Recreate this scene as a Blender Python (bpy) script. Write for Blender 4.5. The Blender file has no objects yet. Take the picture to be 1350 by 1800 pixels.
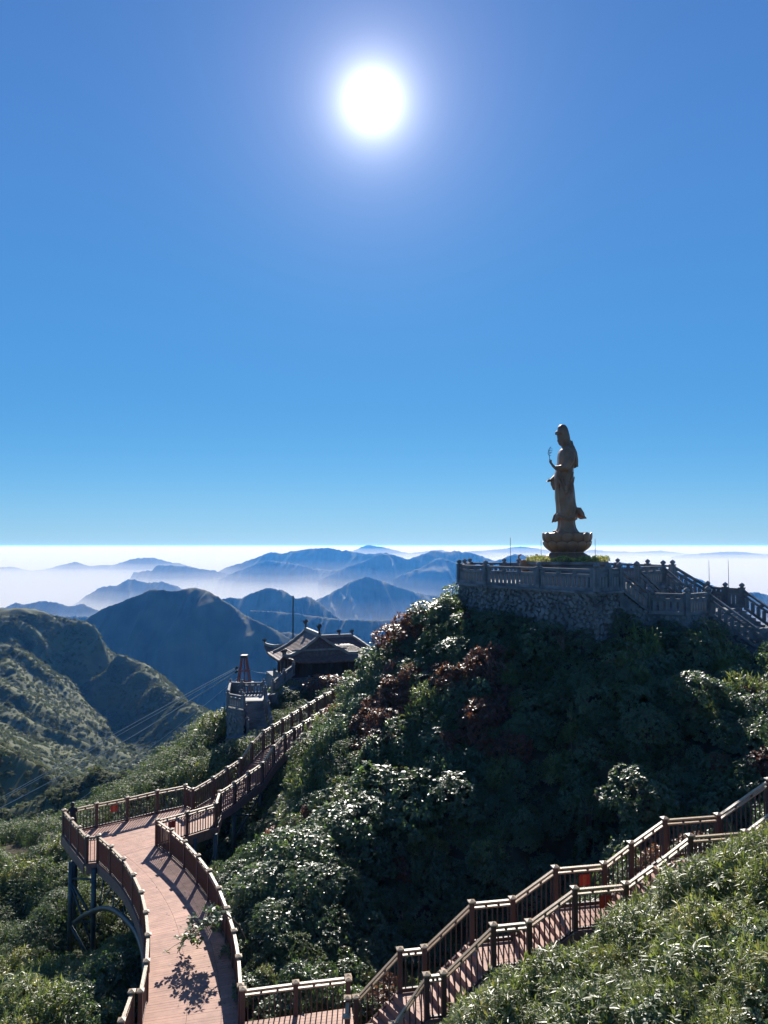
import bpy, bmesh, math, random
import numpy as np
from mathutils import Vector, Matrix

scene = bpy.context.scene
COL = scene.collection
R = math.radians

# ---------------------------------------------------------------- camera
F_PX, CX, CY = 1350.0, 675.0, 900.0          # focal length and centre in pixels of the 1350 x 1800 photograph
PITCH = math.atan(60.0 / F_PX)               # the level horizon lies at y = 960
cam_d = bpy.data.cameras.new("camera")
cam_d.sensor_fit = 'VERTICAL'
cam_d.sensor_height = 24.0
cam_d.lens = 24.0 * F_PX / 1800.0
cam_d.clip_start = 0.1
cam_d.clip_end = 200000.0
cam = bpy.data.objects.new("camera", cam_d)
COL.objects.link(cam)
cam.location = (0, 0, 0)
cam.rotation_euler = (math.pi / 2 + PITCH, 0, 0)
scene.camera = cam


def at(px, py, Y):
    """The place at depth Y (metres ahead of the camera) that lies behind a pixel of the photograph."""
    xc = (px - CX) / F_PX
    yc = (CY - py) / F_PX
    dy = math.cos(PITCH) - yc * math.sin(PITCH)
    dz = math.sin(PITCH) + yc * math.cos(PITCH)
    return Vector((xc / dy * Y, Y, dz / dy * Y))


# ---------------------------------------------------------------- light
sun_dir = at(655, 178, 1.0).normalized()
SUN_EL = math.asin(sun_dir.z)
SUN_AZ = math.atan2(sun_dir.x, sun_dir.y)
sd = bpy.data.lights.new("sun", 'SUN')
sd.energy = 5.0
sd.angle = R(0.53)
sd.color = (1.0, 0.94, 0.86)
sun = bpy.data.objects.new("sun", sd)
COL.objects.link(sun)
sun.rotation_euler = (-sun_dir).to_track_quat('-Z', 'Y').to_euler()

world = bpy.data.worlds.new("World")
scene.world = world
world.use_nodes = True
wt = world.node_tree
for n in list(wt.nodes):
    wt.nodes.remove(n)
wo = wt.nodes.new("ShaderNodeOutputWorld")
bg = wt.nodes.new("ShaderNodeBackground")
bg.inputs["Strength"].default_value = 0.10
sky = wt.nodes.new("ShaderNodeTexSky")
sky.sky_type = 'NISHITA'
sky.sun_disc = False
sky.sun_elevation = SUN_EL
sky.sun_rotation = SUN_AZ
sky.altitude = 3100
sky.air_density = 1.0
sky.dust_density = 0.0
sky.ozone_density = 3.0
pre = wt.nodes.new("ShaderNodeVectorMath"); pre.operation = 'SCALE'; pre.inputs["Scale"].default_value = 0.05
wt.links.new(sky.outputs[0], pre.inputs[0])
cur = wt.nodes.new("ShaderNodeRGBCurve")          # the camera's rendering of that sky: deeper blue above, less white at the horizon
for ch, pts in ((0, [(0, 0), (0.053, 0.036), (0.089, 0.040), (0.137, 0.049), (0.34, 0.130), (1, 0.30)]),
                (1, [(0, 0), (0.099, 0.112), (0.161, 0.148), (0.242, 0.178), (0.47, 0.275), (1, 0.40)]),
                (2, [(0, 0), (0.203, 0.290), (0.31, 0.343), (0.415, 0.372), (0.60, 0.425), (1, 0.47)])):
    cv = cur.mapping.curves[ch]
    cv.points[0].location = pts[0]; cv.points[1].location = pts[-1]
    for q in pts[1:-1]: cv.points.new(*q)
cur.mapping.update()
wt.links.new(pre.outputs[0], cur.inputs["Color"])
hsv = wt.nodes.new("ShaderNodeVectorMath"); hsv.operation = 'SCALE'; hsv.inputs["Scale"].default_value = 13.8
wt.links.new(cur.outputs[0], hsv.inputs[0])
# the sun itself and the bright air round it (the lamp lights the place, this only shows where it stands)
tc = wt.nodes.new("ShaderNodeTexCoord")
dot = wt.nodes.new("ShaderNodeVectorMath"); dot.operation = 'DOT_PRODUCT'
nrm = wt.nodes.new("ShaderNodeVectorMath"); nrm.operation = 'NORMALIZE'
wt.links.new(tc.outputs["Generated"], nrm.inputs[0])
wt.links.new(nrm.outputs[0], dot.inputs[0])
dot.inputs[1].default_value = sun_dir
acos = wt.nodes.new("ShaderNodeMath"); acos.operation = 'ARCCOSINE'
wt.links.new(dot.outputs["Value"], acos.inputs[0])


def glow(width_deg, amount, power):
    """amount * exp(-(angle/width)^power)"""
    d = wt.nodes.new("ShaderNodeMath"); d.operation = 'DIVIDE'
    wt.links.new(acos.outputs[0], d.inputs[0]); d.inputs[1].default_value = R(width_deg)
    p = wt.nodes.new("ShaderNodeMath"); p.operation = 'POWER'
    wt.links.new(d.outputs[0], p.inputs[0]); p.inputs[1].default_value = power
    m = wt.nodes.new("ShaderNodeMath"); m.operation = 'MULTIPLY'
    wt.links.new(p.outputs[0], m.inputs[0]); m.inputs[1].default_value = -1.0
    e = wt.nodes.new("ShaderNodeMath"); e.operation = 'EXPONENT'
    wt.links.new(m.outputs[0], e.inputs[0])
    a = wt.nodes.new("ShaderNodeMath"); a.operation = 'MULTIPLY'
    wt.links.new(e.outputs[0], a.inputs[0]); a.inputs[1].default_value = amount
    return a


def add_glow(prev, a, color):
    v = wt.nodes.new("ShaderNodeVectorMath"); v.operation = 'SCALE'
    v.inputs[0].default_value = color
    wt.links.new(a.outputs[0], v.inputs["Scale"])
    s = wt.nodes.new("ShaderNodeVectorMath"); s.operation = 'ADD'
    wt.links.new(prev, s.inputs[0]); wt.links.new(v.outputs[0], s.inputs[1])
    return s.outputs[0]


c = add_glow(hsv.outputs[0], glow(0.86, 34.0, 0.90), (1, 1, 0.98))
c = add_glow(c, glow(5.5, 2.4, 1.1), (1.0, 0.88, 0.97))
wt.links.new(c, bg.inputs["Color"])
wt.links.new(bg.outputs[0], wo.inputs[0])

scene.view_settings.view_transform = 'Standard'
scene.view_settings.look = 'None'
scene.view_settings.exposure = 0.6
scene.view_settings.gamma = 1.0
scene.view_settings.use_curve_mapping = False
scene.render.engine = 'CYCLES'
scene.cycles.use_denoising = True
scene.cycles.max_bounces = 8
scene.cycles.diffuse_bounces = 4
scene.cycles.glossy_bounces = 2
scene.cycles.transmission_bounces = 4
scene.cycles.transparent_max_bounces = 8
scene.cycles.volume_bounces = 1
scene.cycles.sample_clamp_indirect = 4.0


# ---------------------------------------------------------------- helpers
def tag(o, label=None, cat=None, group=None, kind=None):
    if label: o["label"] = label
    if cat: o["category"] = cat
    if group: o["group"] = group
    if kind: o["kind"] = kind
    return o


def link(name, data, parent=None, mat=None):
    o = bpy.data.objects.new(name, data)
    COL.objects.link(o)
    if parent is not None:
        o.parent = parent
    if mat is not None:
        data.materials.clear() if len(data.materials) else None
        data.materials.append(mat)
    return o


def empty(name, loc=(0, 0, 0), rz=0.0):
    o = bpy.data.objects.new(name, None)
    COL.objects.link(o)
    o.location = loc
    o.rotation_euler = (0, 0, rz)
    return o


def np_mesh(name, verts, faces, smooth=False):
    """verts (n,3), faces (m,3|4) as arrays"""
    verts = np.asarray(verts, dtype=np.float32)
    faces = np.asarray(faces, dtype=np.int32)
    k = faces.shape[1]
    me = bpy.data.meshes.new(name)
    me.vertices.add(len(verts)); me.vertices.foreach_set("co", verts.ravel())
    me.loops.add(faces.size); me.loops.foreach_set("vertex_index", faces.ravel())
    me.polygons.add(len(faces))
    me.polygons.foreach_set("loop_start", np.arange(0, faces.size, k, dtype=np.int32))
    me.polygons.foreach_set("loop_total", np.full(len(faces), k, dtype=np.int32))
    if smooth:
        me.polygons.foreach_set("use_smooth", np.ones(len(faces), dtype=bool))
    me.update(calc_edges=True)
    me.validate()
    return me


class MB:
    """collects boxes, bars and tubes into one mesh"""
    def __init__(self):
        self.v = []; self.f = []

    def add(self, verts, faces):
        b = len(self.v)
        self.v.extend([tuple(p) for p in verts])
        self.f.extend([tuple(i + b for i in f) for f in faces])

    def box(self, x0, x1, y0, y1, z0, z1):
        self.add([(x0, y0, z0), (x1, y0, z0), (x1, y1, z0), (x0, y1, z0), (x0, y0, z1), (x1, y0, z1), (x1, y1, z1), (x0, y1, z1)],
                 [(0, 3, 2, 1), (4, 5, 6, 7), (0, 1, 5, 4), (1, 2, 6, 5), (2, 3, 7, 6), (3, 0, 4, 7)])
        return self

    def bar(self, a, b, w, h, up=(0, 0, 1)):
        """a box beam from a to b, w wide and h high; ends stay vertical when it slopes"""
        a = Vector(a); b = Vector(b); d = b - a
        flat = Vector((d.x, d.y, 0))
        if flat.length < 1e-6:
            s = Vector((1, 0, 0)); t = Vector((0, 1, 0))
        else:
            s = Vector((-d.y, d.x, 0)).normalized(); t = Vector((0, 0, 1))
        s = s * (w / 2); t = t * (h / 2)
        self.add([a - s - t, b - s - t, b + s - t, a + s - t, a - s + t, b - s + t, b + s + t, a + s + t],
                 [(0, 3, 2, 1), (4, 5, 6, 7), (0, 1, 5, 4), (1, 2, 6, 5), (2, 3, 7, 6), (3, 0, 4, 7)])
        return self

    def tube(self, pts, r, n=8, cap=True):
        pts = [Vector(p) for p in pts]
        rs = r if isinstance(r, (list, tuple)) else [r] * len(pts)
        b = len(self.v)
        prev = None
        for i, p in enumerate(pts):
            d = (pts[min(i + 1, len(pts) - 1)] - pts[max(i - 1, 0)]).normalized()
            if prev is None:
                u = d.orthogonal().normalized()
            else:
                u = (prev - d * prev.dot(d)).normalized()
            prev = u
            w = d.cross(u)
            for k in range(n):
                an = 2 * math.pi * k / n
                self.v.append(tuple(p + (u * math.cos(an) + w * math.sin(an)) * rs[i]))
        for i in range(len(pts) - 1):
            for k in range(n):
                k2 = (k + 1) % n
                self.f.append((b + i * n + k, b + i * n + k2, b + (i + 1) * n + k2, b + (i + 1) * n + k))
        if cap:
            self.f.append(tuple(b + k for k in range(n))[::-1])
            self.f.append(tuple(b + (len(pts) - 1) * n + k for k in range(n)))
        return self

    def lathe(self, prof, n=24, cx=0, cy=0, sx=1.0, sy=1.0):
        b = len(self.v)
        for (r, z) in prof:
            for k in range(n):
                an = 2 * math.pi * k / n
                self.v.append((cx + r * math.cos(an) * sx, cy + r * math.sin(an) * sy, z))
        m = len(prof)
        for i in range(m - 1):
            for k in range(n):
                k2 = (k + 1) % n
                self.f.append((b + i * n + k, b + i * n + k2, b + (i + 1) * n + k2, b + (i + 1) * n + k))
        self.f.append(tuple(b + k for k in range(n))[::-1])
        self.f.append(tuple(b + (m - 1) * n + k for k in range(n)))
        return self

    def mesh(self, name, smooth=False):
        me = bpy.data.meshes.new(name)
        me.from_pydata(self.v, [], self.f)
        if smooth:
            me.polygons.foreach_set("use_smooth", [True] * len(me.polygons))
        me.update()
        return me

    def build(self, name, mat, parent=None, smooth=False, bevel=0.0):
        me = self.mesh(name, smooth)
        if bevel:
            bm = bmesh.new(); bm.from_mesh(me)
            bmesh.ops.bevel(bm, geom=[e for e in bm.edges], offset=bevel, segments=1, affect='EDGES')
            bm.to_mesh(me); bm.free()
        return link(name, me, parent, mat)


# ---------------------------------------------------------------- noise (numpy gradient noise)
def _hash(ix, iy, seed):
    h = (ix.astype(np.int64) * 374761393 + iy.astype(np.int64) * 668265263 + seed * 974634777) & 0xFFFFFFFF
    h = ((h ^ (h >> 13)) * 1274126177) & 0xFFFFFFFF
    return (h ^ (h >> 16)) & 0xFFFF


def perlin(x, y, seed=0):
    x = np.asarray(x, float); y = np.asarray(y, float)
    x0 = np.floor(x); y0 = np.floor(y)
    fx = x - x0; fy = y - y0
    ux = fx * fx * fx * (fx * (fx * 6 - 15) + 10); uy = fy * fy * fy * (fy * (fy * 6 - 15) + 10)

    def g(ix, iy, dx, dy):
        a = _hash(ix, iy, seed) / 65536.0 * 2 * math.pi
        return np.cos(a) * dx + np.sin(a) * dy
    n00 = g(x0, y0, fx, fy); n10 = g(x0 + 1, y0, fx - 1, fy)
    n01 = g(x0, y0 + 1, fx, fy - 1); n11 = g(x0 + 1, y0 + 1, fx - 1, fy - 1)
    return ((n00 * (1 - ux) + n10 * ux) * (1 - uy) + (n01 * (1 - ux) + n11 * ux) * uy) * 1.5


def fbm(x, y, octaves=5, seed=0, gain=0.5):
    s = 0; a = 1.0; t = 0
    for i in range(octaves):
        s = s + a * perlin(x * 2 ** i, y * 2 ** i, seed + i * 17); t += a; a *= gain
    return s / t


def ridged(x, y, octaves=4, seed=0, gain=0.5):
    s = 0; a = 1.0; t = 0
    for i in range(octaves):
        s = s + a * (1 - np.abs(perlin(x * 2 ** i, y * 2 ** i, seed + i * 17)) * 1.6); t += a; a *= gain
    return s / t


# ---------------------------------------------------------------- materials
def new_mat(name):
    m = bpy.data.materials.new(name)
    m.use_nodes = True
    return m, m.node_tree, m.node_tree.nodes["Principled BSDF"]


def mix_mat(name, c1, c2, scale=3.0, rough=0.7, detail=5.0, bump=0.0, bump_scale=None, metallic=0.0, spec=0.5, coord="Object", lo=0.35, hi=0.65, stretch=(1, 1, 1)):
    """a base colour that wanders between two tones by noise, with fine relief"""
    m, nt, b = new_mat(name)
    tcn = nt.nodes.new("ShaderNodeTexCoord")
    mp = nt.nodes.new("ShaderNodeMapping"); mp.inputs["Scale"].default_value = stretch
    nt.links.new(tcn.outputs[coord], mp.inputs[0])
    nz = nt.nodes.new("ShaderNodeTexNoise"); nz.inputs["Scale"].default_value = scale; nz.inputs["Detail"].default_value = detail
    nt.links.new(mp.outputs[0], nz.inputs["Vector"])
    cr = nt.nodes.new("ShaderNodeValToRGB")
    cr.color_ramp.elements[0].position = lo; cr.color_ramp.elements[0].color = (*c1, 1)
    cr.color_ramp.elements[1].position = hi; cr.color_ramp.elements[1].color = (*c2, 1)
    nt.links.new(nz.outputs["Fac"], cr.inputs[0])
    nt.links.new(cr.outputs[0], b.inputs["Base Color"])
    b.inputs["Roughness"].default_value = rough
    b.inputs["Metallic"].default_value = metallic
    b.inputs["Specular IOR Level"].default_value = spec
    if bump:
        n2 = nt.nodes.new("ShaderNodeTexNoise"); n2.inputs["Scale"].default_value = bump_scale or scale * 4; n2.inputs["Detail"].default_value = 6
        nt.links.new(mp.outputs[0], n2.inputs["Vector"])
        bp = nt.nodes.new("ShaderNodeBump"); bp.inputs["Strength"].default_value = bump; bp.inputs["Distance"].default_value = 0.05
        nt.links.new(n2.outputs["Fac"], bp.inputs["Height"])
        nt.links.new(bp.outputs[0], b.inputs["Normal"])
    return m


def volume_mat(name, color, density, anis, absorb=(1, 1, 1)):
    m = bpy.data.materials.new(name)
    m.use_nodes = True
    nt = m.node_tree
    for n in list(nt.nodes):
        nt.nodes.remove(n)
    out = nt.nodes.new("ShaderNodeOutputMaterial")
    pv = nt.nodes.new("ShaderNodeVolumePrincipled")
    pv.inputs["Color"].default_value = (*color, 1)
    pv.inputs["Density"].default_value = density
    pv.inputs["Anisotropy"].default_value = anis
    pv.inputs["Absorption Color"].default_value = (*absorb, 1)
    nt.links.new(pv.outputs[0], out.inputs["Volume"])
    return m


# ================================================================ THE FAR COUNTRY
FOG_Z = -430.0
hz = link("haze", MB().box(-42000, 42000, -300, 60000, -1300, 12.0).mesh("haze"), None, volume_mat("haze_air", (0.085, 0.36, 1.0), 1.15e-4, 0.28))
tag(hz, kind="stuff")
def cloud_layer(lift, density):
    """a sea of cloud lying lower in the near valleys than over the far plain: one closed body of even mist"""
    prof = [(1500, -335), (2400, -305), (3300, -255), (4200, -195), (4800, -158), (6500, -112), (8000, -92), (59000 + lift, -190)]
    vs, n = [], len(prof) + 2
    for x in (-41000.0 - lift, 41000.0 + lift):
        vs += [(x, y, z + lift) for y, z in prof] + [(x, 59000 + lift, -1250 - lift), (x, 1500 , -1250 - lift)]
    fs = [tuple(range(n))[::-1], tuple(range(n, 2 * n))] + [(i, (i + 1) % n, n + (i + 1) % n, n + i) for i in range(n)]
    mb_ = MB(); mb_.add(vs, fs)
    me_ = mb_.mesh("cloud_sea")
    bm_ = bmesh.new(); bm_.from_mesh(me_); bmesh.ops.triangulate(bm_, faces=bm_.faces); bmesh.ops.recalc_face_normals(bm_, faces=bm_.faces); bm_.to_mesh(me_); bm_.free()
    o_ = link("cloud_sea", me_, None, volume_mat("cloud_mist", (1, 1, 1), density, 0.06))
    tag(o_, kind="stuff")


cloud_layer(0, 0.0022)
cloud_layer(35, 0.0008)
cloud_layer(85, 0.00032)

M_HILL = mix_mat("hill_forest", (0.030, 0.042, 0.022), (0.075, 0.085, 0.045), scale=0.02, rough=0.9, bump=0.6, bump_scale=0.08, spec=0.2)
valley = link("valley_floor", np_mesh("valley_floor", [(-60000, 600, -1290), (60000, 600, -1290), (60000, 90000, -1290), (-60000, 90000, -1290)], [(0, 1, 2, 3)]), None, M_HILL)
tag(valley, kind="structure")


def ridge(name, pts, Y, base=-900.0, slope=0.75, seed=1, yaw=0.0, nu=340, nv=60, rough=1.0, spur=0.63, mat=None, crest_noise=1.0, lam=None):
    """a mountain range: crest through the given pixels of the photograph at depth Y, both flanks running down to base"""
    P = [at(px, py, Y + (px - pts[0][0]) / F_PX * Y * yaw) for px, py in pts]
    xs = np.array([p.x for p in P]); ys = np.array([p.y for p in P]); zs = np.array([p.z for p in P])
    t = np.linspace(xs[0], xs[-1], nu)
    w = xs[-1] - xs[0]
    # smooth-ish interpolation of the crest
    cz = np.interp(t, xs, zs); cyy = np.interp(t, xs, ys)
    k = 1
    ker = np.hanning(2 * k + 3); ker /= ker.sum()
    pad = np.pad(cz, k + 1, mode='edge'); cz = np.convolve(pad, ker, mode='valid')
    pxm = Y / F_PX
    cz = cz + crest_noise * pxm * (3.0 * fbm(t / (26 * pxm), t * 0 + 3.3, 5, seed, 0.6) + 1.9 * fbm(t / (7 * pxm), t * 0 + 8.1, 3, seed + 5))
    v = np.linspace(-1, 1, nv); v = np.sign(v) * np.abs(v) ** 1.5
    T, V = np.meshgrid(t, v)
    CZ = np.broadcast_to(cz, T.shape); CYY = np.broadcast_to(cyy, T.shape)
    H = CZ - base
    D = np.abs(V) * H / slope
    lam = lam or 60 * pxm
    warp = 0.5 * lam * fbm(T / (lam * 1.5), V * 3, 3, seed + 40)
    rd = ridged((T + warp + D * 0.25 * np.sin(seed)) / lam, V * 1.2 + seed, 4, seed + 9)
    env = np.clip(np.abs(V) * 7, 0, 1)
    tree = np.clip(np.abs(V) * 40, 0.35, 1) * 0.9 * pxm * fbm(T / (4.5 * pxm), (D * np.sign(V)) / (4.5 * pxm), 3, seed + 55) * (1.6 if Y < 4500 else 0.6)
    Z = tree + CZ - np.abs(V) * H + env * spur * (rd - 0.55) * np.minimum(H * 0.35, lam * 1.2) * rough
    YY = CYY + np.sign(V) * D
    XX = T + env * 0.2 * lam * fbm(T / lam, D / lam, 3, seed + 77)
    verts = np.stack([XX, YY, Z], -1).reshape(-1, 3)
    i = np.arange(nv - 1)[:, None] * nu + np.arange(nu - 1)[None, :]
    faces = np.stack([i, i + 1, i + nu + 1, i + nu], -1).reshape(-1, 4)
    o = link(name, np_mesh(name, verts, faces, True), None, mat or M_HILL)
    tag(o, kind="structure")
    return o


# farthest silhouettes, near the level of the eye
ridge("mountain_range", [(600, 975), (625, 966), (645, 957), (665, 960), (690, 966), (720, 972), (745, 969), (775, 966), (800, 972), (830, 968), (870, 974), (880, 975)], 7400, seed=3, spur=0.36, crest_noise=0.5)
ridge("mountain_range", [(800, 975), (830, 969), (880, 965), (915, 960), (945, 964), (980, 970), (1010, 972), (1040, 966), (1075, 969), (1110, 970), (1160, 968), (1200, 972), (1230, 975)], 7800, seed=4, spur=0.36, crest_noise=0.5)
ridge("mountain_range", [(1180, 978), (1235, 972), (1280, 969), (1310, 970), (1345, 974), (1420, 975), (1500, 980)], 7000, seed=5, spur=0.36, crest_noise=0.5)
ridge("mountain_range", [(-60, 1008), (-20, 998), (18, 995), (50, 1003), (75, 1002), (105, 994), (133, 988), (160, 994), (200, 992), (232, 982), (268, 980), (300, 988), (320, 990), (350, 1000), (375, 1003)], 5200, seed=6, spur=0.45)
ridge("mountain_range", [(235, 1006), (268, 1002), (275, 993), (300, 992), (335, 997), (380, 1004), (420, 1012), (450, 1020)], 4500, seed=7, spur=0.45)
ridge("mountain_range", [(370, 1010), (395, 999), (430, 988), (455, 978), (475, 970), (495, 972), (520, 968), (550, 964), (580, 962), (600, 967), (640, 973), (680, 972), (720, 984), (760, 988), (800, 1000)], 4750, seed=8, spur=0.54)
ridge("mountain_range", [(385, 1018), (420, 1002), (470, 985), (510, 990), (560, 1000), (600, 1004), (650, 1012)], 4350, seed=9, spur=0.54)
ridge("mountain_range", [(560, 1020), (600, 1000), (640, 985), (670, 973), (690, 974), (715, 983), (740, 975), (760, 967), (785, 970), (800, 968), (830, 972), (870, 985), (930, 990), (1000, 1000)], 4150, seed=10, spur=0.63)
ridge("mountain_range", [(690, 1018), (700, 1012), (735, 1000), (760, 985), (775, 980), (800, 988), (840, 990), (870, 985), (900, 975), (920, 974), (935, 985), (970, 1005), (1060, 990), (1090, 988), (1120, 990), (1180, 1000), (1250, 1030), (1330, 1060), (1400, 1100)], 3750, seed=11, spur=0.72)
ridge("mountain_range", [(130, 1062), (150, 1048), (175, 1032), (205, 1028), (225, 1018), (243, 1021), (260, 1024), (285, 1022), (310, 1030), (340, 1050), (360, 1060)], 3600, seed=12, spur=0.63)
ridge("mountain_range", [(-90, 1090), (-30, 1075), (8, 1068), (28, 1059), (42, 1062), (70, 1056), (95, 1058), (120, 1065), (145, 1061), (172, 1072), (200, 1090)], 2900, seed=13, spur=0.63)
ridge("mountain_range", [(-20, 1120), (20, 1108), (45, 1096), (75, 1088), (100, 1083), (150, 1082), (190, 1090), (230, 1110)], 2350, seed=14, spur=0.72)
ridge("mountain_range", [(1220, 1060), (1270, 1044), (1300, 1042), (1330, 1040), (1350, 1046), (1420, 1050), (1500, 1060)], 3000, seed=15, spur=0.72)
ridge("mountain_range", [(1150, 1012), (1190, 1008), (1230, 1018), (1270, 1035), (1310, 1050), (1350, 1070), (1420, 1100)], 3300, seed=16, spur=0.72)
ridge("mountain_range", [(540, 1062), (560, 1053), (590, 1038), (620, 1020), (645, 1013), (665, 1018), (690, 1028), (730, 1040), (770, 1046), (800, 1060), (860, 1080)], 2950, seed=17, spur=1.08)
ridge("mountain_range", [(740, 1060), (780, 1040), (820, 1012), (880, 1000), (940, 1030), (1000, 1060)], 3350, seed=18, spur=0.90)
ridge("mountain_range", [(370, 1060), (398, 1050), (425, 1051), (440, 1042), (468, 1032), (490, 1036), (505, 1042), (520, 1052), (540, 1048), (560, 1058), (585, 1080), (620, 1100)], 2200, seed=19, spur=1.08, base=-800)
ridge("mountain_range", [(440, 1072), (500, 1076), (560, 1083), (600, 1088), (640, 1090), (690, 1088), (730, 1094), (800, 1110), (900, 1140)], 1850, seed=20, spur=1.08, base=-800)
ridge("mountain_range", [(420, 1120), (500, 1110), (560, 1120), (630, 1124), (660, 1138), (700, 1150), (800, 1190)], 1450, seed=21, spur=1.08, base=-700)
ridge("mountain", [(60, 1150), (100, 1128), (135, 1103), (160, 1082), (185, 1068), (215, 1056), (245, 1044), (265, 1036), (285, 1035), (300, 1038), (320, 1036), (345, 1033), (370, 1040), (400, 1058), (430, 1080), (480, 1105), (540, 1140), (620, 1190)], 1150, seed=22, spur=0.81, base=-560, slope=0.95, lam=150)
# ================================================================ THE NEAR GROUND
def tps_fit(pts, reg=0.02):
    p = np.array([[q[0], q[1]] for q in pts], float); z = np.array([q[2] for q in pts], float)
    n = len(p)
    d2 = ((p[:, None] - p[None]) ** 2).sum(-1)
    K = np.where(d2 > 0, 0.5 * d2 * np.log(np.maximum(d2, 1e-12)), 0) + reg * np.eye(n) * 50
    Pm = np.hstack([np.ones((n, 1)), p])
    A = np.vstack([np.hstack([K, Pm]), np.hstack([Pm.T, np.zeros((3, 3))])])
    w = np.linalg.solve(A, np.concatenate([z, np.zeros(3)]))

    def ev(x, y):
        x = np.asarray(x, float); y = np.asarray(y, float)
        out = w[n] + w[n + 1] * x + w[n + 2] * y
        for i in range(n):
            r2 = (x - p[i, 0]) ** 2 + (y - p[i, 1]) ** 2
            out = out + w[i] * 0.5 * r2 * np.log(np.maximum(r2, 1e-12))
        return out
    return ev


DECK_Z = -14.1
CANOPY = [at(*q) for q in [
    # hill behind the lower stair, climbing to the wall under the statue
    (480, 1720, 24.5), (560, 1720, 25.5), (640, 1720, 27), (720, 1705, 28.5), (800, 1680, 29.5), (870, 1650, 30.2), (950, 1610, 30.5), (1030, 1570, 30.5), (1110, 1520, 30), (1200, 1480, 29.5), (1300, 1430, 28.5), (1420, 1400, 28),
    (450, 1580, 29), (520, 1560, 30), (590, 1560, 30.2), (660, 1590, 31), (740, 1580, 32), (860, 1530, 32.3), (980, 1480, 32),
    (500, 1500, 33.5), (560, 1440, 35.5), (620, 1420, 35.5), (700, 1385, 36), (800, 1385, 35.5), (880, 1420, 32), (930, 1450, 30.5), (1000, 1390, 34), (1130, 1400, 29.4), (1250, 1360, 29.8), (1380, 1320, 30),
    (1060, 1300, 34), (1200, 1275, 32.8), (1340, 1235, 32.6), (1420, 1210, 32.6),
    (540, 1340, 42), (700, 1290, 39.3), (850, 1270, 37.3), (1000, 1230, 39), (1200, 1195, 38.3), (1340, 1180, 38.2), (1420, 1170, 38),
    (610, 1248, 47), (662, 1180, 47.5), (705, 1122, 47.5), (748, 1094, 47.5), (788, 1064, 48.2), (815, 1098, 46), (830, 1110, 45), (900, 1135, 42), (1000, 1135, 39), (1050, 1130, 38.3),
    (1140, 1130, 39.3), (1220, 1130, 38.8), (1340, 1165, 38.3),
    # under and round the raised path, and the slope below the temple
    (430, 1520, 35), (460, 1500, 38), (470, 1440, 42), (500, 1370, 45), (530, 1300, 49),
    (520, 1245, 55), (600, 1215, 57), (640, 1190, 60), (470, 1300, 50), (440, 1320, 48.5), (400, 1270, 54), (380, 1300, 52),
    (345, 1345, 49), (300, 1360, 50), (200, 1405, 51), (130, 1432, 51), (60, 1450, 52), (0, 1460, 54), (-120, 1470, 54),
    # the hollow on the left
    (60, 1500, 45), (0, 1520, 44), (-120, 1540, 44), (60, 1610, 39), (130, 1690, 34.5), (163, 1680, 33.5), (200, 1680, 31), (235, 1690, 28.5), (100, 1750, 29), (150, 1800, 25.5), (0, 1780, 28), (-120, 1800, 28),
    (0, 1650, 37), (150, 1560, 38.5), (300, 1600, 33), (330, 1560, 36),
    # rise in the right foreground, before the stair
    (850, 1760, 19.0), (1000, 1700, 19.4), (1080, 1655, 19.7), (1150, 1585, 19.8), (1250, 1512, 20.2), (1350, 1482, 20.4), (1450, 1450, 20.6),
    (800, 1810, 17.8), (1000, 1800, 15.5), (1200, 1700, 16), (1350, 1640, 15), (1350, 1800, 12.8), (1200, 1800, 13.4), (1450, 1700, 13)]]
CANOPY += [Vector(q) for q in [
    (5.5, 52, -3.2), (8, 47, -2.9), (12, 45, -2.8), (12, 52, -2.8), (16, 46, -3.2), (18, 44, -3.9), (20, 47, -4.2), (23, 43, -5.5), (28, 44, -6.5),
    (5, 62, -9), (12, 66, -11), (22, 62, -12), (35, 55, -12), (0, 62, -12.4), (-2, 72, -17), (-8, 75, -17.5), (-14, 66, -15.5), (-8, 60, -11.9), (-5, 63, -11.7),
    (-25, 70, -32), (-40, 66, -34), (-5, 95, -38), (20, 95, -38), (-50, 95, -50), (-20, 95, -46), (40, 75, -26), (45, 45, -12), (38, 32, -7.0), (30, 24, -7.0), (20, 15, -6.5), (14, 9, -6.5),
    (-30, 42, -21), (-30, 28, -19), (-22, 18, -16.5), (-8, 18, -16.3), (-5.5, 20, -16.0), (-3, 17, -15.8), (0, 15, -14.8), (0, 9, -12), (-15, 10, -15), (-8, 28, -17.0), (-6, 24, -16.0), (-9, 32, -17.4), (-11, 36, -18.5), (-7.5, 39, -18.2),
    # beneath the lower stair
    (0, 21.6, -14.6), (-3, 22.0, -15.4), (2.5, 22.6, -12.9), (5.2, 22.9, -11.6), (7.6, 23.3, -10.4), (10.5, 23.8, -8.9), (1.2, 20.3, -13.4), (4.6, 21.2, -11.6), (7.5, 21.9, -10.3)]]
canopy = tps_fit(CANOPY)


def ground(x, y):
    return canopy(x, y) - 0.75 + 0.25 * fbm(np.asarray(x) / 3.0, np.asarray(y) / 3.0, 4, 5)


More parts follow.
